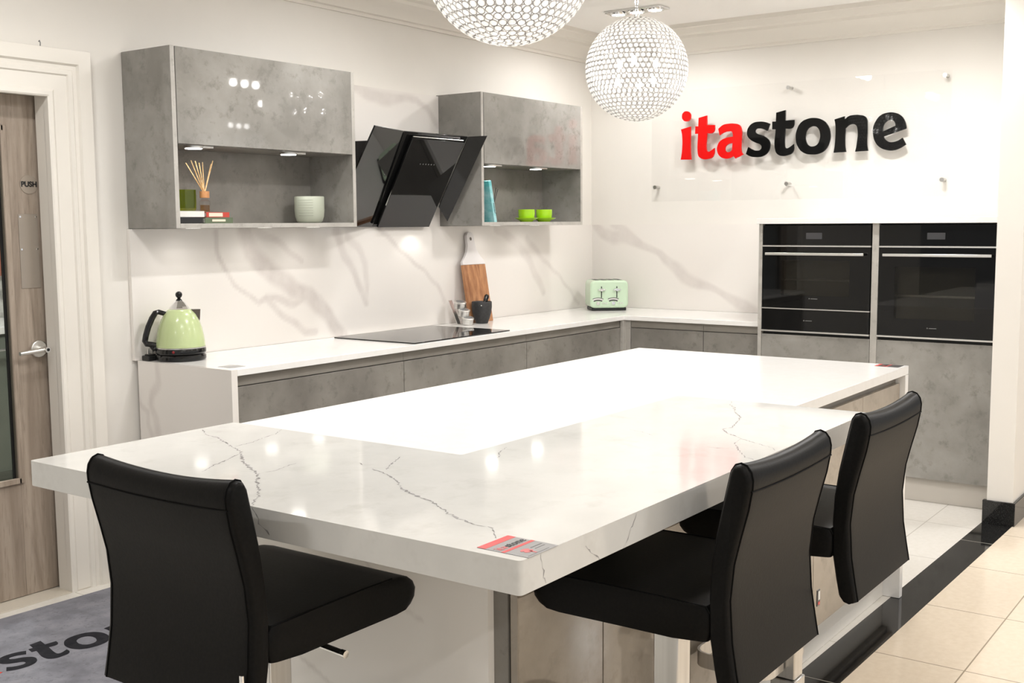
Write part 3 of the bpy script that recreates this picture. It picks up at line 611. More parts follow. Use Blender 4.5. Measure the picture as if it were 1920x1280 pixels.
build('handle_channel', MB().box(-4.7645, -2.2265, -2.762, -2.7575, .80, .8835), M['channel'], isl)
edges = [-4.7645, -4.425, -3.985, -3.545, -3.105, -2.655, -2.2275]
for a, b in zip(edges, edges[1:]):
    build('door', MB().box(a+.0018, b-.0018, -2.780, -2.7625, .137, .853), M['islandgloss'], isl, bevel=.0012)
    build('door', MB().box(a+.0018, b-.0018, -1.6595, -1.640, .137, .853), M['islandgloss'], isl, bevel=.0012)
build('plinth', MB().box(-4.78, -2.2265, -2.735, -1.70, .001, .119), M['plinthwhite'], isl, bevel=.001)
iw = build('island_worktop', MB().prism([(-4.5898, -1.61), (-2.19, -1.61), (-2.19, -2.80), (-3.5252, -2.80), (-3.5252, -2.5022), (-4.5898, -2.5022)], .8842, ZI), M['quartz'], bevel=.0015)
tag(iw, 'plain bright white worktop on the far side of the island', 'worktop')
bar = MB()
BP = [(-5.178, -1.728), (-5.178, -3.086), (-3.527, -3.086), (-3.527, -2.504), (-4.5916, -2.504), (-4.5916, -1.728)]
def rounded(poly, rad, seg=5):
    out = []
    for i, p in enumerate(poly):
        p = Vector(p); a = (Vector(poly[i-1])-p).normalized(); b = (Vector(poly[(i+1) % len(poly)])-p).normalized()
        s, e = p+a*rad, p+b*rad
        for k in range(seg+1):
            t = k/seg; q = s*(1-t)**2+p*2*t*(1-t)+e*t*t; out.append(tuple(q))
    return out
bar.prism(rounded(BP, .010), .893, ZB)
VT, VX, VY = [[(-4.713,-1.75),(-4.755,-1.817),(-4.761,-1.869),(-4.793,-1.933),(-4.82,-1.989),(-4.844,-2.048),(-4.887,-2.102),(-4.921,-2.145),(-4.959,-2.214),(-4.985,-2.267),(-5.034,-2.317),(-5.084,-2.38),(-5.116,-2.418),(-5.148,-2.44),(-5.178,-2.471)],[(-4.817,-1.993),(-4.758,-1.987),(-4.685,-1.961),(-4.645,-1.951),(-4.601,-1.921)],[(-4.859,-2.065),(-4.937,-2.102),(-4.977,-2.116),(-5.036,-2.15)],[(-4.985,-2.267),(-4.943,-2.272),(-4.923,-2.268),(-4.893,-2.26),(-4.86,-2.256)],[(-4.785,-2.369),(-4.796,-2.389)],[(-4.813,-2.434),(-4.833,-2.49),(-4.867,-2.553),(-4.919,-2.613),(-4.946,-2.674),(-4.964,-2.729),(-4.987,-2.766),(-5.015,-2.808),(-5.036,-2.861),(-5.05,-2.898),(-5.045,-2.928),(-5.076,-2.959),(-5.097,-2.981)],[(-4.803,-2.466),(-4.744,-2.43),(-4.68,-2.402)],[(-4.57,-2.592),(-4.519,-2.56),(-4.466,-2.537)],[(-3.55,-2.69),(-3.607,-2.709),(-3.652,-2.743),(-3.711,-2.772),(-3.788,-2.825),(-3.912,-2.863),(-3.941,-2.87),(-3.97,-2.858),(-4.013,-2.889),(-4.063,-2.95),(-4.101,-3.009),(-4.123,-3.051),(-4.129,-3.063),(-4.162,-3.08)],[(-4.072,-2.952),(-4.13,-2.965),(-4.2,-3.009),(-4.26,-3.048),(-4.274,-3.076)],[(-4.108,-2.665),(-4.121,-2.709),(-4.148,-2.76)],[(-4.205,-2.927),(-4.199,-2.957),(-4.186,-2.99)],], [[(-2.471,0.949),(-2.479,0.932),(-2.487,0.922),(-2.502,0.913),(-2.515,0.902)],], [[(-5.12,0.947),(-5.121,0.939),(-5.116,0.926),(-5.114,0.909),(-5.105,0.895)],[(-4.987,0.928),(-4.97,0.912),(-4.951,0.906),(-4.94,0.894)],[(-4.812,0.946),(-4.822,0.933),(-4.837,0.918),(-4.842,0.907),(-4.859,0.895)],]
def ribbon(mb, pts, wd, mk):
    """thin jagged vein laid into the stone, drawn from a jittered polyline"""
    P = []
    for (a, b), (c, d) in zip(pts, pts[1:]):
        n = max(2, int(math.hypot(c-a, d-b)/.007))
        for k in range(n): P.append((a+(c-a)*k/n, b+(d-b)*k/n))
    P.append(pts[-1])
    P = [(a+random.gauss(0, .0016), b+random.gauss(0, .0016)) for a, b in P]
    W = [wd*max(.12, random.gauss(.9, .55))*(.35+.65*math.sin(PI*min(1, max(0.06, (i+1)/len(P))))) for i in range(len(P))]
    vs = []
    for i, (a, b) in enumerate(P):
        q0 = P[max(0, i-1)]; q1 = P[min(len(P)-1, i+1)]; dx, dy = q1[0]-q0[0], q1[1]-q0[1]; l = math.hypot(dx, dy)+1e-9
        nx, ny = -dy/l*W[i]/2, dx/l*W[i]/2
        vs += [mk(a+nx, b+ny), mk(a-nx, b-ny)]
    mb.add(vs, [(2*i, 2*i+1, 2*i+3, 2*i+2) for i in range(len(P)-1)])
vn = bar.mat(1)
for i, p in enumerate(VT): ribbon(vn, p, (.0048, .0026, .003, .0026, .003, .0046, .003, .003, .0034, .0028, .0014, .0014)[i], lambda a, b: (a, b, ZB+.00025))
for p in VX: ribbon(vn, p, .0040, lambda a, b: (-5.17825, a, min(b, .947)))
for p in VY: ribbon(vn, p, .0022, lambda a, b: (a, -3.08625, min(b, .947)))
bt = build('breakfast_bar', bar, [M['barquartz'], M['crack']], bevel=.0022)
tag(bt, 'thick L-shaped breakfast bar top in white quartz with thin grey cracks', 'breakfast bar')

# ================================================================ BAR STOOLS
REAR = [(-.245, .60), (-.237, .645), (-.228, .70), (-.223, .78), (-.230, .85), (-.242, .90), (-.2565, .955), (-.2635, .995)]
CAP = [(-.2645, 1.012), (-.261, 1.027), (-.2525, 1.038), (-.241, 1.042), (-.2295, 1.038), (-.2215, 1.026)]
FRONT = [(-.2155, 1.00), (-.206, .955), (-.1945, .90), (-.186, .84), (-.183, .78), (-.185, .70), (-.194, .645), (-.2015, .608), (-.211, .597), (-.232, .594)]
BACK = REAR+CAP+FRONT
def loft(mb, prof, hw, cols=14, puff=.82, dip=0.0, zd=.93, edge=.012, zdrop=.0):
    """sweep a closed yz profile along x with softened ends"""
    cy_ = sum(p[0] for p in prof)/len(prof)
    E = [(edge*(1-math.cos(PI/2*q/5)), puff+(1-puff)*math.sin(PI/2*q/5)) for q in range(6)]
    xs = [-hw+a for a, _ in E]+[-hw+edge+(2*hw-2*edge)*k/cols for k in range(1, cols)]+[hw-a for a, _ in reversed(E)]
    fac = [q for _, q in E]+[1]*(cols-1)+[q for _, q in reversed(E)]
    n = len(prof); vs = []
    mid = []
    for i, (y, z) in enumerate(prof):   # centre of thickness at this height
        opp = min((q for q in prof if (q[0]-y)**2 > .0004 or True), key=lambda q: abs(q[1]-z)+(.2 if abs(q[0]-y) < .012 else 0))
        mid.append(((y+opp[0])/2, (z+opp[1])/2))
    for x, f_ in zip(xs, fac):
        for (y, z), (my, mz) in zip(prof, mid):
            s = max(0, min(1, (z-zd)/(1.04-zd))) if dip else 0
            vs.append((x, my+(y-my)*f_, z-dip*s*s*(1-(x/hw)**2)-(1-f_)*zdrop*max(0, min(1, (z-.985)/.03))))
    f = [(c*n+i, c*n+(i+1) % n, (c+1)*n+(i+1) % n, (c+1)*n+i) for c in range(len(xs)-1) for i in range(n)]
    f += [tuple(range(n))[::-1], tuple(range((len(xs)-1)*n, len(xs)*n))]
    return mb.add(vs, f)
def band(mb, path, th, z0, z1):
    """flat strip on edge following an xy path"""
    vs = []
    for i, p in enumerate(path):
        a = Vector(path[max(0, i-1)]); b = Vector(path[min(len(path)-1, i+1)]); d = (b-a).normalized(); nx = Vector((-d.y, d.x))*th/2
        q = Vector(p)
        for s_ in (1, -1):
            for z in (z0, z1): vs.append((q.x+nx.x*s_, q.y+nx.y*s_, z))
    f = []
    for i in range(len(path)-1):
        a = 4*i; b = a+4
        f += [(a, a+1, b+1, b), (a+2, b+2, b+3, a+3), (a+1, a+3, b+3, b+1), (a, b, b+2, a+2)]
    f += [(0, 2, 3, 1), (4*(len(path)-1), 4*(len(path)-1)+1, 4*(len(path)-1)+3, 4*(len(path)-1)+2)]
    return mb.add(vs, f)
def stool(label):
    t = thing('bar_stool', label, 'bar stool', (0, 0, 0), 'black leather bar stools round the breakfast bar')
    hw = .21
    b = build('backrest', loft(MB(), BACK, hw, 16, .62, .013, .93, .020, .028), M['leather'], t, smooth=50)
    for sx in (-1, 1): build('piping', MB().tube([(sx*(hw-.0135), y, z-.0012*max(0, min(1, (z-.985)/.03))) for y, z in BACK], .0015, 6, closed=True), M['piping'], b)
    st = MB().tube([(-hw+.01+(2*hw-.02)*k/12, -.2632, .990-.006*(1-((k-6)/6)**2)) for k in range(13)], .0018, 6)
    build('seam', st, M['piping'], b)
    SEAT = [(-.180, .695), (-.187, .715), (-.187, .752), (-.178, .764), (-.10, .766), (.05, .767), (.14, .766), (.170, .763), (.193, .756), (.209, .744), (.217, .728), (.214, .711), (.203, .699), (.186, .692), (.16, .690), (0, .691), (-.12, .691)]
    s = build('seat', loft(MB(), SEAT, hw, 8, .84, 0, .93, .012), M['leather'], t, smooth=50)
    for sx in (-1, 1): build('piping', MB().tube([(sx*(hw-.004), y, z) for y, z in SEAT[2:7]], .0018, 6), M['piping'], s)
    build('seat_plate', MB().box(-.09, .09, -.09, .09, .680, .6915), M['steel'], t, bevel=.002)
    build('column', MB().box(-.029, .029, -.029, .029, .30, .6795), M['steel'], t, bevel=.003)
    build('column_sleeve', MB().box(-.034, .034, -.034, .034, .014, .299), M['steel'], t, bevel=.003)
    pts = [(-.035, -.0), (-.125, 0)]
    path = [(-.036, .0)]
    def arc(cx, cy, r, a0, a1, n=6): return [(cx+r*math.cos(R(a0+(a1-a0)*k/n)), cy+r*math.sin(R(a0+(a1-a0)*k/n))) for k in range(n+1)]
    path += arc(-.095, .04, .04, -90, -180)+arc(-.095, .165, .04, 180, 90)+arc(.095, .165, .04, 90, 0)+arc(.095, .04, .04, 0, -90)+[(.036, 0)]
    build('footrest', band(MB(), path, .006, .325, .365), M['steel'], t)
    build('base_plate', MB().box(-.20, .20, -.20, .20, .001, .0135), M['steel'], t, bevel=.004)
    lv = build('lift_lever', MB().tube([(.0295, .0, .668), (.07, .0, .664), (.20, .0, .656)], .0065, 10), M['chrome'], t)
    build('lever_tip', MB().cyl((.2003, 0, .656), (.212, 0, .6553), .0078, 12), M['chrome'], lv)
    return t
s1 = stool('black leather bar stool at the short left end of the bar')
s2 = dup(s1, (-4.515, -3.004, 0), 0, 'middle black leather bar stool with a small fabric tag on its backrest edge')
s3 = dup(s1, (-3.87, -3.004, 0), 0, 'black leather bar stool farthest right, nearest the black granite floor strip')
s1.location = (-5.07, -2.385, 0); s1.rotation_euler = (0, 0, R(-90))
ORIG[s2.name] = Vector((0, 0, 0))
ft = build('fabric_tag', MB().mat(0).box(.2103, .226, -.2365, -.2345, .655, .690).mat(1).box(.2150, .2245, -.2372, -.2338, .668, .687).mat(2).box(.2150, .2245, -.2372, -.2338, .6575, .6635), [M['labeldark'], M['paper'], M['labelred']], s2, smooth=0)
build('zip_pull', MB().box(.196, .203, -.247, -.241, .66, .694), M['chrome'], s1, bevel=.001)

# ================================================================ PENDANT BALLS
def pendant(label, ctr, rad=.237):
    t = thing('pendant_light', label, 'pendant light', ctr, 'crystal ball pendants over the island')
    cx, cy, cz = ctr
    bead = MB().lathe([(0, -.0036), (.0075, -.0028), (.0106, 0), (.0075, .0028), (0, .0036)], (0, 0, 0), 9)
    bme = bpy.data.meshes.new('crystal_bead'); bme.from_pydata(bead.v, [], bead.f); bme.materials.append(M['bead'])
    bme.polygons.foreach_set('use_smooth', [True]*len(bme.polygons))
    rest = MB(); wire = MB(); spots_ = []
    rows = int(PI*rad/.0222)
    for r in range(1, rows):
        th_ = PI*r/rows
        if th_ < .22: continue
        n = max(3, int(2*PI*rad*math.sin(th_)/.0248))
        for k in range(n):
            ph = 2*PI*(k+.5*(r % 2))/n
            nrm = Vector((math.sin(th_)*math.cos(ph), math.sin(th_)*math.sin(ph), math.cos(th_))); spots_.append(nrm)
    camv = (cam.matrix_world.translation-Vector(ctr)).normalized()
    spots_.sort(key=lambda q: -q.dot(camv)); near = 0
    for nrm in spots_:
        q = nrm.to_track_quat('Z', 'Y').to_matrix().to_4x4(); mt_ = Matrix.Translation(nrm*rad) @ q
        w0 = len(wire.v)
        tor = []
        for a in range(10):
            for b in range(4):
                rr = .0117+.0015*math.cos(PI/2*b); tor.append((rr*math.cos(2*PI*a/10), rr*math.sin(2*PI*a/10), .0015*math.sin(PI/2*b)))
        wire.add([mt_ @ Vector(p)+Vector(ctr) for p in tor], [(a*4+b, a*4+(b+1) % 4, ((a+1) % 10)*4+(b+1) % 4, ((a+1) % 10)*4+b) for a in range(10) for b in range(4)])
        pz = ctr[2]+nrm.z*rad
        vis = True
        if ctr[2] > 2.15 and ctr[0] < -3: vis = nrm.z < -.55      # only the lower part of the nearer ball shows
        if near < 100 and vis:
            o = bpy.data.objects.new('crystal_bead', bme); C.objects.link(o); o.parent = t; o.matrix_local = mt_; near += 1
        else:
            s0 = len(rest.v); rest.add([mt_ @ Vector(p)+Vector(ctr) for p in bead.v], bead.f)
    rs = build('crystal_beads', rest, M['bead'], t, recalc=False); rs['kind'] = 'stuff'
    build('wire_frame', wire, M['wire'], t, recalc=False)
    build('top_cap', MB().lathe([(.058, rad*.972), (.05, rad*.985), (.03, rad*1.0), (.012, rad*1.02), (.012, rad*1.05), (0, rad*1.05)], ctr, 24), M['chrome'], t)
    build('stem', MB().cyl((cx, cy, cz-.03), (cx, cy, cz+rad*1.04), .006, 10), M['chrome'], t)
    top = cz+rad*1.05
    ch = MB(); z = top; k = 0
    while z < CEIL-.045:
        pts = []
        for a in range(12):
            an = 2*PI*a/12; u = .008*math.cos(an); v_ = .016*math.sin(an)
            pts.append((cx+(u if k % 2 else 0), cy+(0 if k % 2 else u), z+.013+v_))
        ch.tube(pts, .0028, 6, closed=True); z += .0235; k += 1
    build('chain', ch, M['chrome'], t)
    build('ceiling_rose', MB().lathe([(0, -.03), (.03, -.03), (.055, -.012), (.06, -.0005), (0, -.0005)], (cx, cy, CEIL), 24), M['chrome'], t)
    for k in range(6):
        an = 2*PI*k/6+.4; zz = cz-.02+(.05 if k % 2 else -.04); p = (cx+.085*math.cos(an), cy+.085*math.sin(an), zz)
        hld = build('lamp_arm', MB().tube([(cx, cy, cz), (cx+.05*math.cos(an), cy+.05*math.sin(an), cz+(zz-cz)*.6), p], .004, 6), M['chrome'], t)
        build('bulb', MB().sphere((p[0]+.012*math.cos(an), p[1]+.012*math.sin(an), p[2]), .013, 12, 8, 1.5), M['bulb'], hld)
    d = bpy.data.lights.new('pendant_glow', 'POINT'); d.energy = .3; d.shadow_soft_size = .06; d.color = (1, .95, .88)
    lo = bpy.data.objects.new('pendant_glow', d); C.objects.link(lo); lo.location = (cx, cy, cz)
    return t
pendant('crystal ball pendant hanging whole, left of the wall sign', (-1.87, -1.41, 2.187))
pendant('nearer crystal ball pendant cut off by the top edge of the picture', (-3.985, -2.208, 2.204))

# ceiling spotlights: chrome plate with three lamps, most added unseen to light the room
for i, (x, y, ax, p) in enumerate(FITTINGS):
    lab = 'chrome three-lamp ceiling spotlight near the corner, seen edge-on behind the whole crystal ball' if i == 0 else 'chrome three-lamp ceiling spotlight out of the picture, %s' % ('added to light the kitchen' if y > -3 else 'over the beige showroom floor, some added for light')
    t = thing('ceiling_spotlight', lab, 'ceiling light', (x, y, CEIL), 'three-lamp ceiling spotlights')
    hx, hy = (.19, .065) if ax else (.065, .19)
    build('plate', MB().prism(rounded([(x-hx, y-hy), (x+hx, y-hy), (x+hx, y+hy), (x-hx, y+hy)], .02, 4), CEIL-.012, CEIL-.0005), M['chrome'], t, bevel=.003)
    for k in (-1, 0, 1):
        lx, ly = (x+k*.122, y) if ax else (x, y+k*.122)
        rg = build('lamp_ring', MB().lathe([(.05, 0), (.052, -.007), (.044, -.0085), (.040, -.006), (.040, 0)], (lx, ly, CEIL-.0121), 24), M['chrome'], t)
        build('lamp_face', MB().cyl((lx, ly, CEIL-.0122), (lx, ly, CEIL-.0128), .038, 24), M['lamp'], rg)

# ================================================================ THINGS ON THE HOB WALL
Z = ZW
# kettle
kx, ky = -3.533, -.145
kt = thing('kettle', 'pale green electric kettle with black handle on its black base', 'kettle', (kx, ky, Z))
build('power_base', MB().lathe([(0, .0005), (.100, .0005), (.104, .006), (.104, .018), (.098, .026), (.06, .028), (0, .028)], (kx, ky, Z), 48), M['black_gloss'], kt)
build('base_ring', MB().lathe([(.06, .0285), (.100, .0285), (.104, .034), (.104, .046), (.1015, .052), (.0, .052)], (kx, ky, Z), 48), M['black_gloss'], kt)
build('trim_ring', MB().lathe([(.0, .0525), (.1025, .0525), (.1025, .057), (.0, .057)], (kx, ky, Z), 48), M['steel'], kt)
build('body', MB().lathe([(0, .0575), (.1015, .0575), (.101, .07), (.097, .10), (.090, .135), (.080, .165), (.066, .192), (.052, .208), (.045, .215), (0, .215)], (kx, ky, Z), 48), M['mint'], kt, smooth=50)
lid = build('lid', MB().lathe([(0, .2155), (.041, .2155), (.040, .221), (.024, .243), (.016, .250), (0, .250)], (kx, ky, Z), 10), M['chrome'], kt, smooth=15)
build('lid_knob', MB().lathe([(0, .2505), (.014, .2505), (.009, .258), (.006, .261), (.0125, .268), (.0145, .276), (.0125, .284), (.006, .289), (0, .290)], (kx, ky, Z), 20), M['black_gloss'], lid)
KD = Vector((.86, -.51, 0)).normalized()     # across the view: spout side
def kp(r, z, s=0): return (kx+KD.x*r-KD.y*s, ky+KD.y*r+KD.x*s, Z+z)
hdm = MB()
HP = [(-.056, .196), (-.085, .206), (-.098, .202), (-.112, .180), (-.128, .145), (-.139, .110), (-.144, .085), (-.138, .074), (-.118, .070), (-.098, .066)]
hdm.tube([kp(a, b) for a, b in HP], [.010, .011, .012, .0125, .0125, .0125, .0125, .0125, .012, .011], 10)
build('handle', hdm, M['black_gloss'], kt)
build('handle_foot', MB().tube([kp(-.095, .060), kp(-.110, .050), kp(-.118, .062)], .010, 8), M['black_matt'], kt)
sv = [kp(.046, .213, -.016), kp(.046, .213, .016), kp(.086, .212, .004), kp(.086, .212, -.004), kp(.080, .164, -.008), kp(.080, .164, .008), kp(.083, .166, 0)]
build('spout', MB().add(sv, [(0, 1, 2, 3), (0, 3, 6, 4), (1, 5, 6, 2), (0, 4, 5, 1), (4, 6, 5), (2, 6, 3)]), mat('dark_steel_spout', srgb(104, 96, 90), .3, .6), kt, smooth=0)
VD = Vector((-.815, -.578, 0))                                               # towards the viewer
build('switch_lamp', MB().sphere((kx+VD.x*.104+.0, ky+VD.y*.104, Z+.042), .006, 10, 6), M['redlamp'], kt)
nb = MB().box(-.016, .016, -.0015, .0015, -.005, .005).xf(Matrix.Translation((kx+VD.x*.1045+KD.x*.022, ky+VD.y*.1045+KD.y*.022+.0, Z+.012)) @ Matrix.Rotation(math.atan2(KD.y, KD.x), 4, 'Z'))
build('badge', nb, M['alu'], kt)
px, py = -3.626, -.062
pl = build('mains_plug', MB().box(px-.026, px+.026, py-.024, py+.024, Z+.0008, Z+.022).box(px-.018, px+.018, py-.016, py+.016, Z+.022, Z+.028), M['black_matt'], kt, bevel=.004)
build('plug_pins', MB().box(px-.012, px-.008, py-.003, py+.003, Z+.028, Z+.046).box(px+.008, px+.012, py-.003, py+.003, Z+.028, Z+.046).box(px-.003, px+.003, py+.008, py+.011, Z+.028, Z+.05), M['alu'], pl)
build('cord', MB().tube([(px+.026, py-.004, Z+.008), (px+.034, py-.012, Z+.008), (kx-.04, ky+.097, Z+.010)], .0045, 8), M['black_matt'], kt)

def sticker(name, x0, x1, y0, y1, z, base, label, cat, group=None):
    t = thing(name, label, cat, ((x0+x1)/2, (y0+y1)/2, z), group)
    build('backing', MB().box(x0, x1, y0, y1, z+.0002, z+.0008), base, t, smooth=0)
    return t
s = sticker('label_card', -3.612, -3.537, -.555, -.475, ZW, M['labelgrey'], 'plain grey label card on the left corner of the hob-wall worktop', 'label')
build('printed_line', MB().box(-3.608, -3.541, -.505, -.5, ZW+.0009, ZW+.0011).box(-3.608, -3.541, -.545, -.542, ZW+.0009, ZW+.0011), M['paper'], s, smooth=0)
def logo_on(t, x0, y0, size, z, red, blk):
    k = size/1.418
    for n_, lp in LETTERS.items():
        mtx = Matrix(((k, 0, 0, x0), (0, k, 0, y0), (0, 0, 1, z), (0, 0, 0, 1)))
        o = bez_letter('letter', lp, Matrix.Translation(-origin(t)) @ mtx, .0002, red if n_ in ('i', 't', 'a') else blk, t)
x0, x1, y0, y1 = -5.158, -5.073, -3.088, -2.985
t = sticker('label_card', x0, x1, y0, y1, ZB, M['labelgrey'], 'grey and red showroom label on the near corner of the veined bar top', 'label')
build('red_stripe', MB().box(x0, x1, y1-.017, y1, ZB+.0009, ZB+.0011).box(x0, x1, y1-.056, y1-.049, ZB+.0009, ZB+.0011), M['labelred'], t, smooth=0)
logo_on(t, x0+.006, y1-.044, .074, ZB+.0012, M['labelpink'], M['print'])
build('printed_emblem', MB().prism([(x0+.030+.012*math.cos(a*PI/8)*(1 if a % 4 else .6), y1-.078+.010*math.sin(a*PI/8)) for a in range(16)], ZB+.0009, ZB+.0012).box(x0+.030, x0+.034, y1-.096, y1-.082, ZB+.0009, ZB+.0012), M['labelpink'], t, smooth=0)
build('printed_line', MB().box(x0+.048, x1-.006, y1-.075, y1-.072, ZB+.0009, ZB+.0011).box(x0+.048, x1-.01, y1-.083, y1-.081, ZB+.0009, ZB+.0011).box(x0+.006, x1-.02, y1-.0985, y1-.097, ZB+.0009, ZB+.0011), M['greyprint'], t, smooth=0)
x0, x1, y0, y1 = -2.272, -2.200, -2.785, -2.693
t = sticker('label_card', x0, x1, y0, y1, ZI, M['labeldark'], 'dark label card with red print on the far right corner of the white island top', 'label')
build('red_stripe', MB().box(x0, x1, y1-.012, y1, ZI+.0009, ZI+.0011).box(x0, x1, y1-.048, y1-.042, ZI+.0009, ZI+.0011), M['labelred'], t, smooth=0)
logo_on(t, x0+.005, y1-.038, .062, ZI+.0012, M['labelred'], M['print'])

# chopping board leaning on the splashback
th_ = .018
BRD = Matrix.Translation((-1.405, -.130, Z+.0005)) @ Matrix.Rotation(R(-9.5), 4, 'X')
cb = thing('chopping_board', 'wooden chopping board with white painted handle leaning on the splashback', 'chopping board', (-1.405, -.130, Z))
W2, WH = .105, .335
bw = MB().prism([(-W2, 0), (W2, 0), (W2, WH), (-W2, WH)], 0, th_, 'y'); bw.xf(BRD)
build('wood_blade', bw, M['acacia'], cb, bevel=.002)
hp = [(-W2, WH+.0005), (W2, WH+.0005), (W2-.001, WH+.018), (.075, WH+.045), (.05, WH+.075), (.036, WH+.11), (.034, WH+.15), (.032, WH+.172), (.020, WH+.186), (0, WH+.190), (-.020, WH+.186), (-.032, WH+.172), (-.034, WH+.15), (-.036, WH+.11), (-.05, WH+.075), (-.075, WH+.045), (-W2+.001, WH+.018)]
hb = MB().prism(hp, 0, th_, 'y'); hb.xf(BRD)
h_ = build('painted_handle', hb, M['whitepaint'], cb, bevel=.002)
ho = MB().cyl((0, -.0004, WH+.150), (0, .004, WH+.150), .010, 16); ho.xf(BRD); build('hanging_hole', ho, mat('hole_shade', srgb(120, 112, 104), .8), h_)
# mortar and pestle
mx, my = -1.475, -.18
mo = thing('mortar', 'dark stone mortar in front of the chopping board', 'mortar', (mx, my, Z))
build('bowl', MB().lathe([(0, .0006), (.034, .0006), (.036, .008), (.045, .030), (.054, .060), (.058, .095), (.0575, .122), (.0555, .125), (.051, .121), (.050, .095), (.044, .055), (.025, .03), (0, .026)], (mx, my, Z), 40), M['mortar'], mo, smooth=50)
build('maker_mark', MB().sphere((mx-.0475, my-.0335, Z+.105), .003, 8, 6), M['paper'], mo)
ps = build('pestle', MB().tube([(mx-.016, my+.006, Z+.042), (mx+.014, my-.010, Z+.115), (mx+.026, my-.016, Z+.152), (mx+.030, my-.018, Z+.162)], [.017, .012, .0145, .009], 14), M['black_gloss']); tag(ps, 'black stone pestle standing in the mortar', 'pestle')
# spice tins on a stepped steel stand
sx, sy = -1.615, -.170
ss = thing('spice_stand', 'small steel stand rising behind three spice tins by the hob', 'spice stand', (sx, sy, Z))
build('back_plate', MB().prism([(sy-.006, Z+.0005), (sy+.048, Z+.0005), (sy+.110, Z+.135), (sy+.107, Z+.136), (sy+.045, Z+.004), (sy-.006, Z+.0035)], sx-.014, sx+.014, 'x'), M['steel'], ss)
SN = Vector((-.08, -.20, .97)).normalized()
for k, word_ in enumerate(('lowest, nearest the hob', 'in the middle', 'topmost, farthest back')):
    c0 = Vector((sx, sy-.014+.027*k, Z+.007+.0435*k))
    t = thing('spice_tin', 'round steel spice tin with clear lid, %s on the little stand' % word_, 'spice tin', tuple(c0), 'spice tins by the hob')
    build('tin', MB().cyl(c0, c0+SN*.029, .0320, 28), M['steel'], t, bevel=.002)
    build('rim', MB().cyl(c0+SN*.0292, c0+SN*.0385, .0345, 28), M['alu'], t, bevel=.002)
    build('lid_window', MB().cyl(c0+SN*.0387, c0+SN*.0395, .0255, 24), mat('clear_lid_grey', srgb(126, 128, 128), .08), t)
# toaster turned towards the viewer
TM = Matrix.Translation((-.325, -.338, Z)) @ Matrix.Rotation(math.atan2(-.578, -.815)+PI/2+R(7), 4, 'Z') @ Matrix.Diagonal((1.05, 1, 1, 1))   # local -y faces the viewer
ts = thing('toaster', 'mint green four-slot toaster in the corner of the worktop', 'toaster', (-.325, -.338, Z))
def tbuild(name, mb, m, par, **kw): mb.xf(TM); return build(name, mb, m, par, **kw)
prof = rounded([(-.120, .018), (.120, .018), (.118, .197), (-.118, .197)], .034, 6)
vs_ = []
body = MB().prism(prof, .0, .20, 'y')
tb_ = tbuild('body', body, M['mint2'], ts, bevel=.014, bseg=4, smooth=60)
tbuild('foot_plate', MB().box(-.108, .108, .012, .188, .0006, .020), M['black_matt'], ts, bevel=.004)
sl = MB()
for k in range(4): sl.box(-.084+.046*k, -.058+.046*k, .03, .17, .1966, .1985)
tbuild('bread_slots', sl, M['black_matt'], ts)
for sxx in (-.050, .046):
    lvq = tbuild('lever_slot', MB().box(sxx-.0028, sxx+.0028, -.0012, -.0002, .085, .158), M['black_matt'], ts)
    tbuild('lever', MB().box(sxx-.022, sxx+.022, -.018, -.0013, .132, .142).cyl((sxx, -.019, .137), (sxx, -.012, .137), .010, 12), M['chrome'], ts, bevel=.002)
    gz = MB()
    for r0, r1, mi in ((.052, .060, 0), (.060, .070, 1), (.070, .074, 0)):
        gz.mat(mi)
        for a in range(6):
            a0, a1 = R(62+56*a/6), R(62+56*(a+1)/6)
            q = lambda r, an: (sxx-.022+r*math.cos(an), -.0014 if mi == 0 else -.0010, .016+r*math.sin(an)*.95)
            gz.quad(q(r0, a0), q(r1, a0), q(r1, a1), q(r0, a1))
    tbuild('browning_gauge', gz, [M['labeldark'], M['alu']], ts, smooth=0, recalc=False)
    tbuild('dial', MB().cyl((sxx-.022, -.0005, .050), (sxx-.022, -.010, .050), .0115, 18), M['chrome'], ts, bevel=.002)
    for q in range(3): tbuild('button', MB().cyl((sxx+.010+.012*q, -.0005, .050), (sxx+.010+.012*q, -.004, .050), .0042, 10), M['alu'], ts)
# ---- left niche
NZ = 1.4623+.0195
def book(label, x0, x1, y0, y1, z0, h, cover, spine_words=None, group='books lying in the left niche'):
    t = thing('book', label, 'book', ((x0+x1)/2, (y0+y1)/2, z0), group)
    cv = MB().box(x0, x1, y0, y1, z0+.0004, z0+.003).box(x0, x1, y0, y1, z0+h-.003, z0+h-.0004).box(x0, x1, y0, y0+.003, z0+.0032, z0+h-.0032)
    build('cover', cv, cover, t)
    build('pages', MB().box(x0+.003, x1-.004, y0+.0035, y1-.004, z0+.0034, z0+h-.0034), M['paper'], t)
    return t
b = book('black-covered book lying at the bottom left of the left niche', -3.628, -3.507, -.285, -.12, NZ, .026, M['bookblack'])
b = book('silver-white book lying on the black book in the left niche', -3.628, -3.497, -.285, -.13, NZ+.0262, .025, M['paper'])
b = book('moss green book with cream title lying at the bottom of the left niche', -3.498, -3.352, -.290, -.10, NZ, .025, M['bookgreen'])
build('title_panel', MB().box(-3.462, -3.392, -.2908, -.2903, NZ+.008, NZ+.017), M['bookcream'], b, smooth=0)
b = book('red and cream book lying on the moss green book', -3.486, -3.366, -.285, -.12, NZ+.0252, .022, M['bookred'])
build('title_panel', MB().box(-3.474, -3.402, -.2858, -.2853, NZ+.0285, NZ+.044), M['bookcream'], b, smooth=0)
gx, gy, gz_ = -3.536, -.215, NZ+.0516
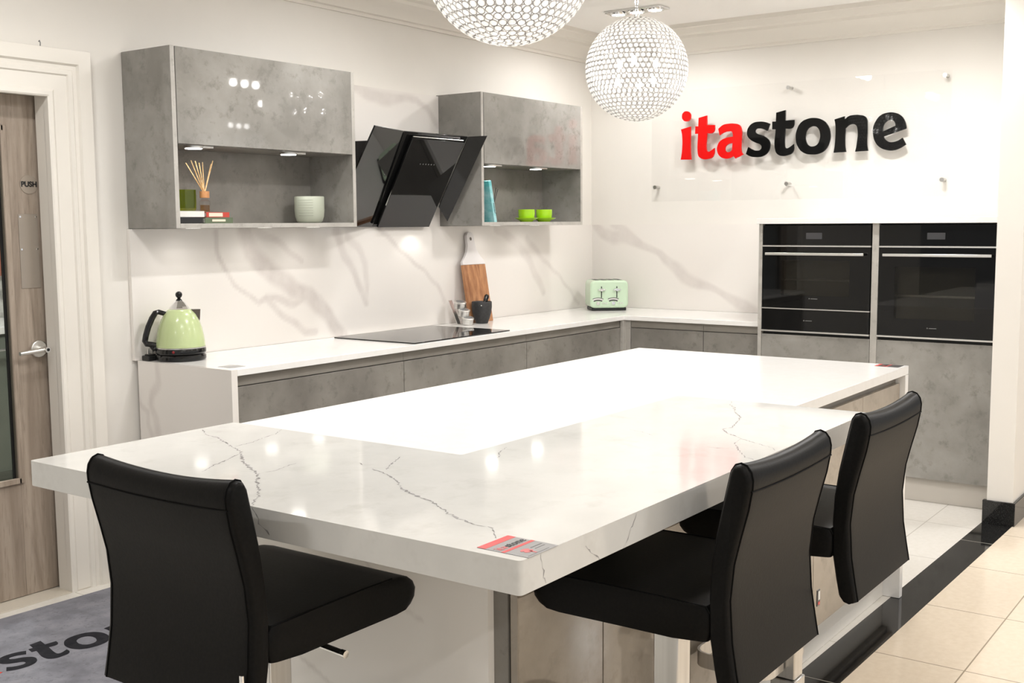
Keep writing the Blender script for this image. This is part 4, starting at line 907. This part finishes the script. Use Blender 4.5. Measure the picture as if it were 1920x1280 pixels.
gt = build('tumbler', MB().lathe([(0, .0005), (.040, .0005), (.044, .010), (.045, .040), (.0445, .088), (.043, .088), (.0415, .040), (.039, .014), (0, .012)], (gx, gy, gz_), 14), M['greenglass'], smooth=20); tag(gt, 'olive green ribbed glass tumbler on the silver-white book', 'glass')
dx, dy, dz = -3.424, -.20, NZ+.0476
df_ = thing('reed_diffuser', 'glass reed diffuser with wooden cap and pale reeds on the red book', 'reed diffuser', (dx, dy, dz))
build('bottle', MB().lathe([(0, .0005), (.022, .0005), (.023, .006), (.023, .046), (.013, .054), (.013, .060)], (dx, dy, dz), 24), M['clearglass'], df_)
build('oil', MB().lathe([(0, .003), (.019, .003), (.019, .030), (0, .030)], (dx, dy, dz), 24), M['amber'], df_)
build('cap', MB().lathe([(0, .0605), (.020, .0605), (.020, .088), (.006, .088), (0, .080)], (dx, dy, dz), 24), M['wood_cap'], df_)
for k, (ax_, bx_) in enumerate(((-.075, .02), (-.058, -.02), (-.040, .03), (-.034, -.015), (.012, .02), (.042, -.01), (.056, .02))):
    build('reed', MB().tube([(dx+ax_*.08, dy+bx_*.1, dz+.0885), (dx+ax_, dy+bx_, dz+.205+.006*(k % 3))], .0021, 6), M['reed'], df_)
pt = build('plant_pot', MB().lathe([(0, .0006), (.050, .0006), (.060, .008), (.067, .030), (.070, .060), (.0695, .122), (.0675, .124), (.064, .120), (.063, .03), (0, .02)], (-2.785, -.165, NZ), 48), M['sage'], loc=(-2.785, -.165, NZ), smooth=50)
dm = MB()
for r in range(7):
    for a in range(14):
        an = PI+.05+a*.075; rr = .0702 if r > 1 else .0695
        c0 = Vector((-2.785+rr*math.cos(an), -.165+rr*math.sin(an), NZ+.035+.012*r)); dm.sphere(c0, .0017, 6, 4)
build('dimple', dm, mat('sage_dimple', srgb(150, 154, 140), .6), pt)
tag(pt, 'sage green dimpled ceramic pot at the right of the left niche', 'pot')
# ---- right niche
t = thing('book', 'teal and pale blue book leaning upright in the right niche', 'book', (-1.46, -.22, NZ))
LM = Matrix.Translation((-1.456, -.28, NZ+.0012)) @ Matrix.Rotation(R(-13), 4, 'Y')
q = MB().box(-.024, -.021, 0, .17, 0, .236).box(-.003, 0, 0, .17, 0, .236).box(-.0209, -.0031, 0, .003, 0, .236); q.xf(LM); build('cover', q, M['bookteal'], t)
q = MB().box(-.0205, -.0035, .0035, .166, .003, .233); q.xf(LM); build('pages', q, M['paper'], t)
q = MB().box(-.010, -.006, -.0008, -.0003, .05, .11); q.xf(LM); build('spine_title', q, M['labeldark'], t, smooth=0)
dx, dy = -1.40, -.20
rd = thing('reed_diffuser', 'small black reed diffuser with black sticks beside the teal book', 'reed diffuser', (dx, dy, NZ))
build('bottle', MB().box(dx-.02, dx+.02, dy-.02, dy+.02, NZ+.0005, NZ+.055), M['black_gloss'], rd, bevel=.003)
build('collar', MB().cyl((dx, dy, NZ+.0552), (dx, dy, NZ+.072), .011, 16), M['alu'], rd)
for a_, b_ in ((-.02, .01), (.03, -.01), (.062, .0)): build('reed', MB().tube([(dx+a_*.1, dy+b_*.2, NZ+.0722), (dx+a_, dy+b_, NZ+.20-abs(a_)*.2)], .002, 6), M['black_matt'], rd)
for cxx, cyy, w_ in ((-1.062, -.205, 'left, farther from the right edge of the niche'), (-.905, -.225, 'right, nearer the right edge of the niche')):
    sc = build('saucer', MB().lathe([(0, .0006), (.036, .0006), (.042, .008), (.070, .021), (.0725, .0245), (.069, .0245), (.040, .0135), (0, .013)], (cxx, cyy, NZ), 40), M['lime'], smooth=50); tag(sc, 'lime green saucer on the %s' % w_, 'saucer', 'lime green cups and saucers')
    cu_ = thing('cup', 'lime green cup with chrome handle on the %s saucer' % w_.split(',')[0], 'cup', (cxx, cyy, NZ+.0135), 'lime green cups and saucers')
    build('bowl', MB().lathe([(0, .0006), (.040, .0006), (.046, .006), (.049, .030), (.0495, .060), (.047, .060), (.044, .012), (0, .008)], (cxx, cyy, NZ+.0135), 40), M['lime'], cu_, smooth=50)
    hq = [(cxx+.0510, cyy-.004, NZ+.066), (cxx+.066, cyy-.006, NZ+.065), (cxx+.074, cyy-.007, NZ+.051), (cxx+.066, cyy-.006, NZ+.037), (cxx+.0505, cyy-.004, NZ+.034)]
    build('handle', MB().tube(hq, .0035, 8), M['chrome'], cu_)
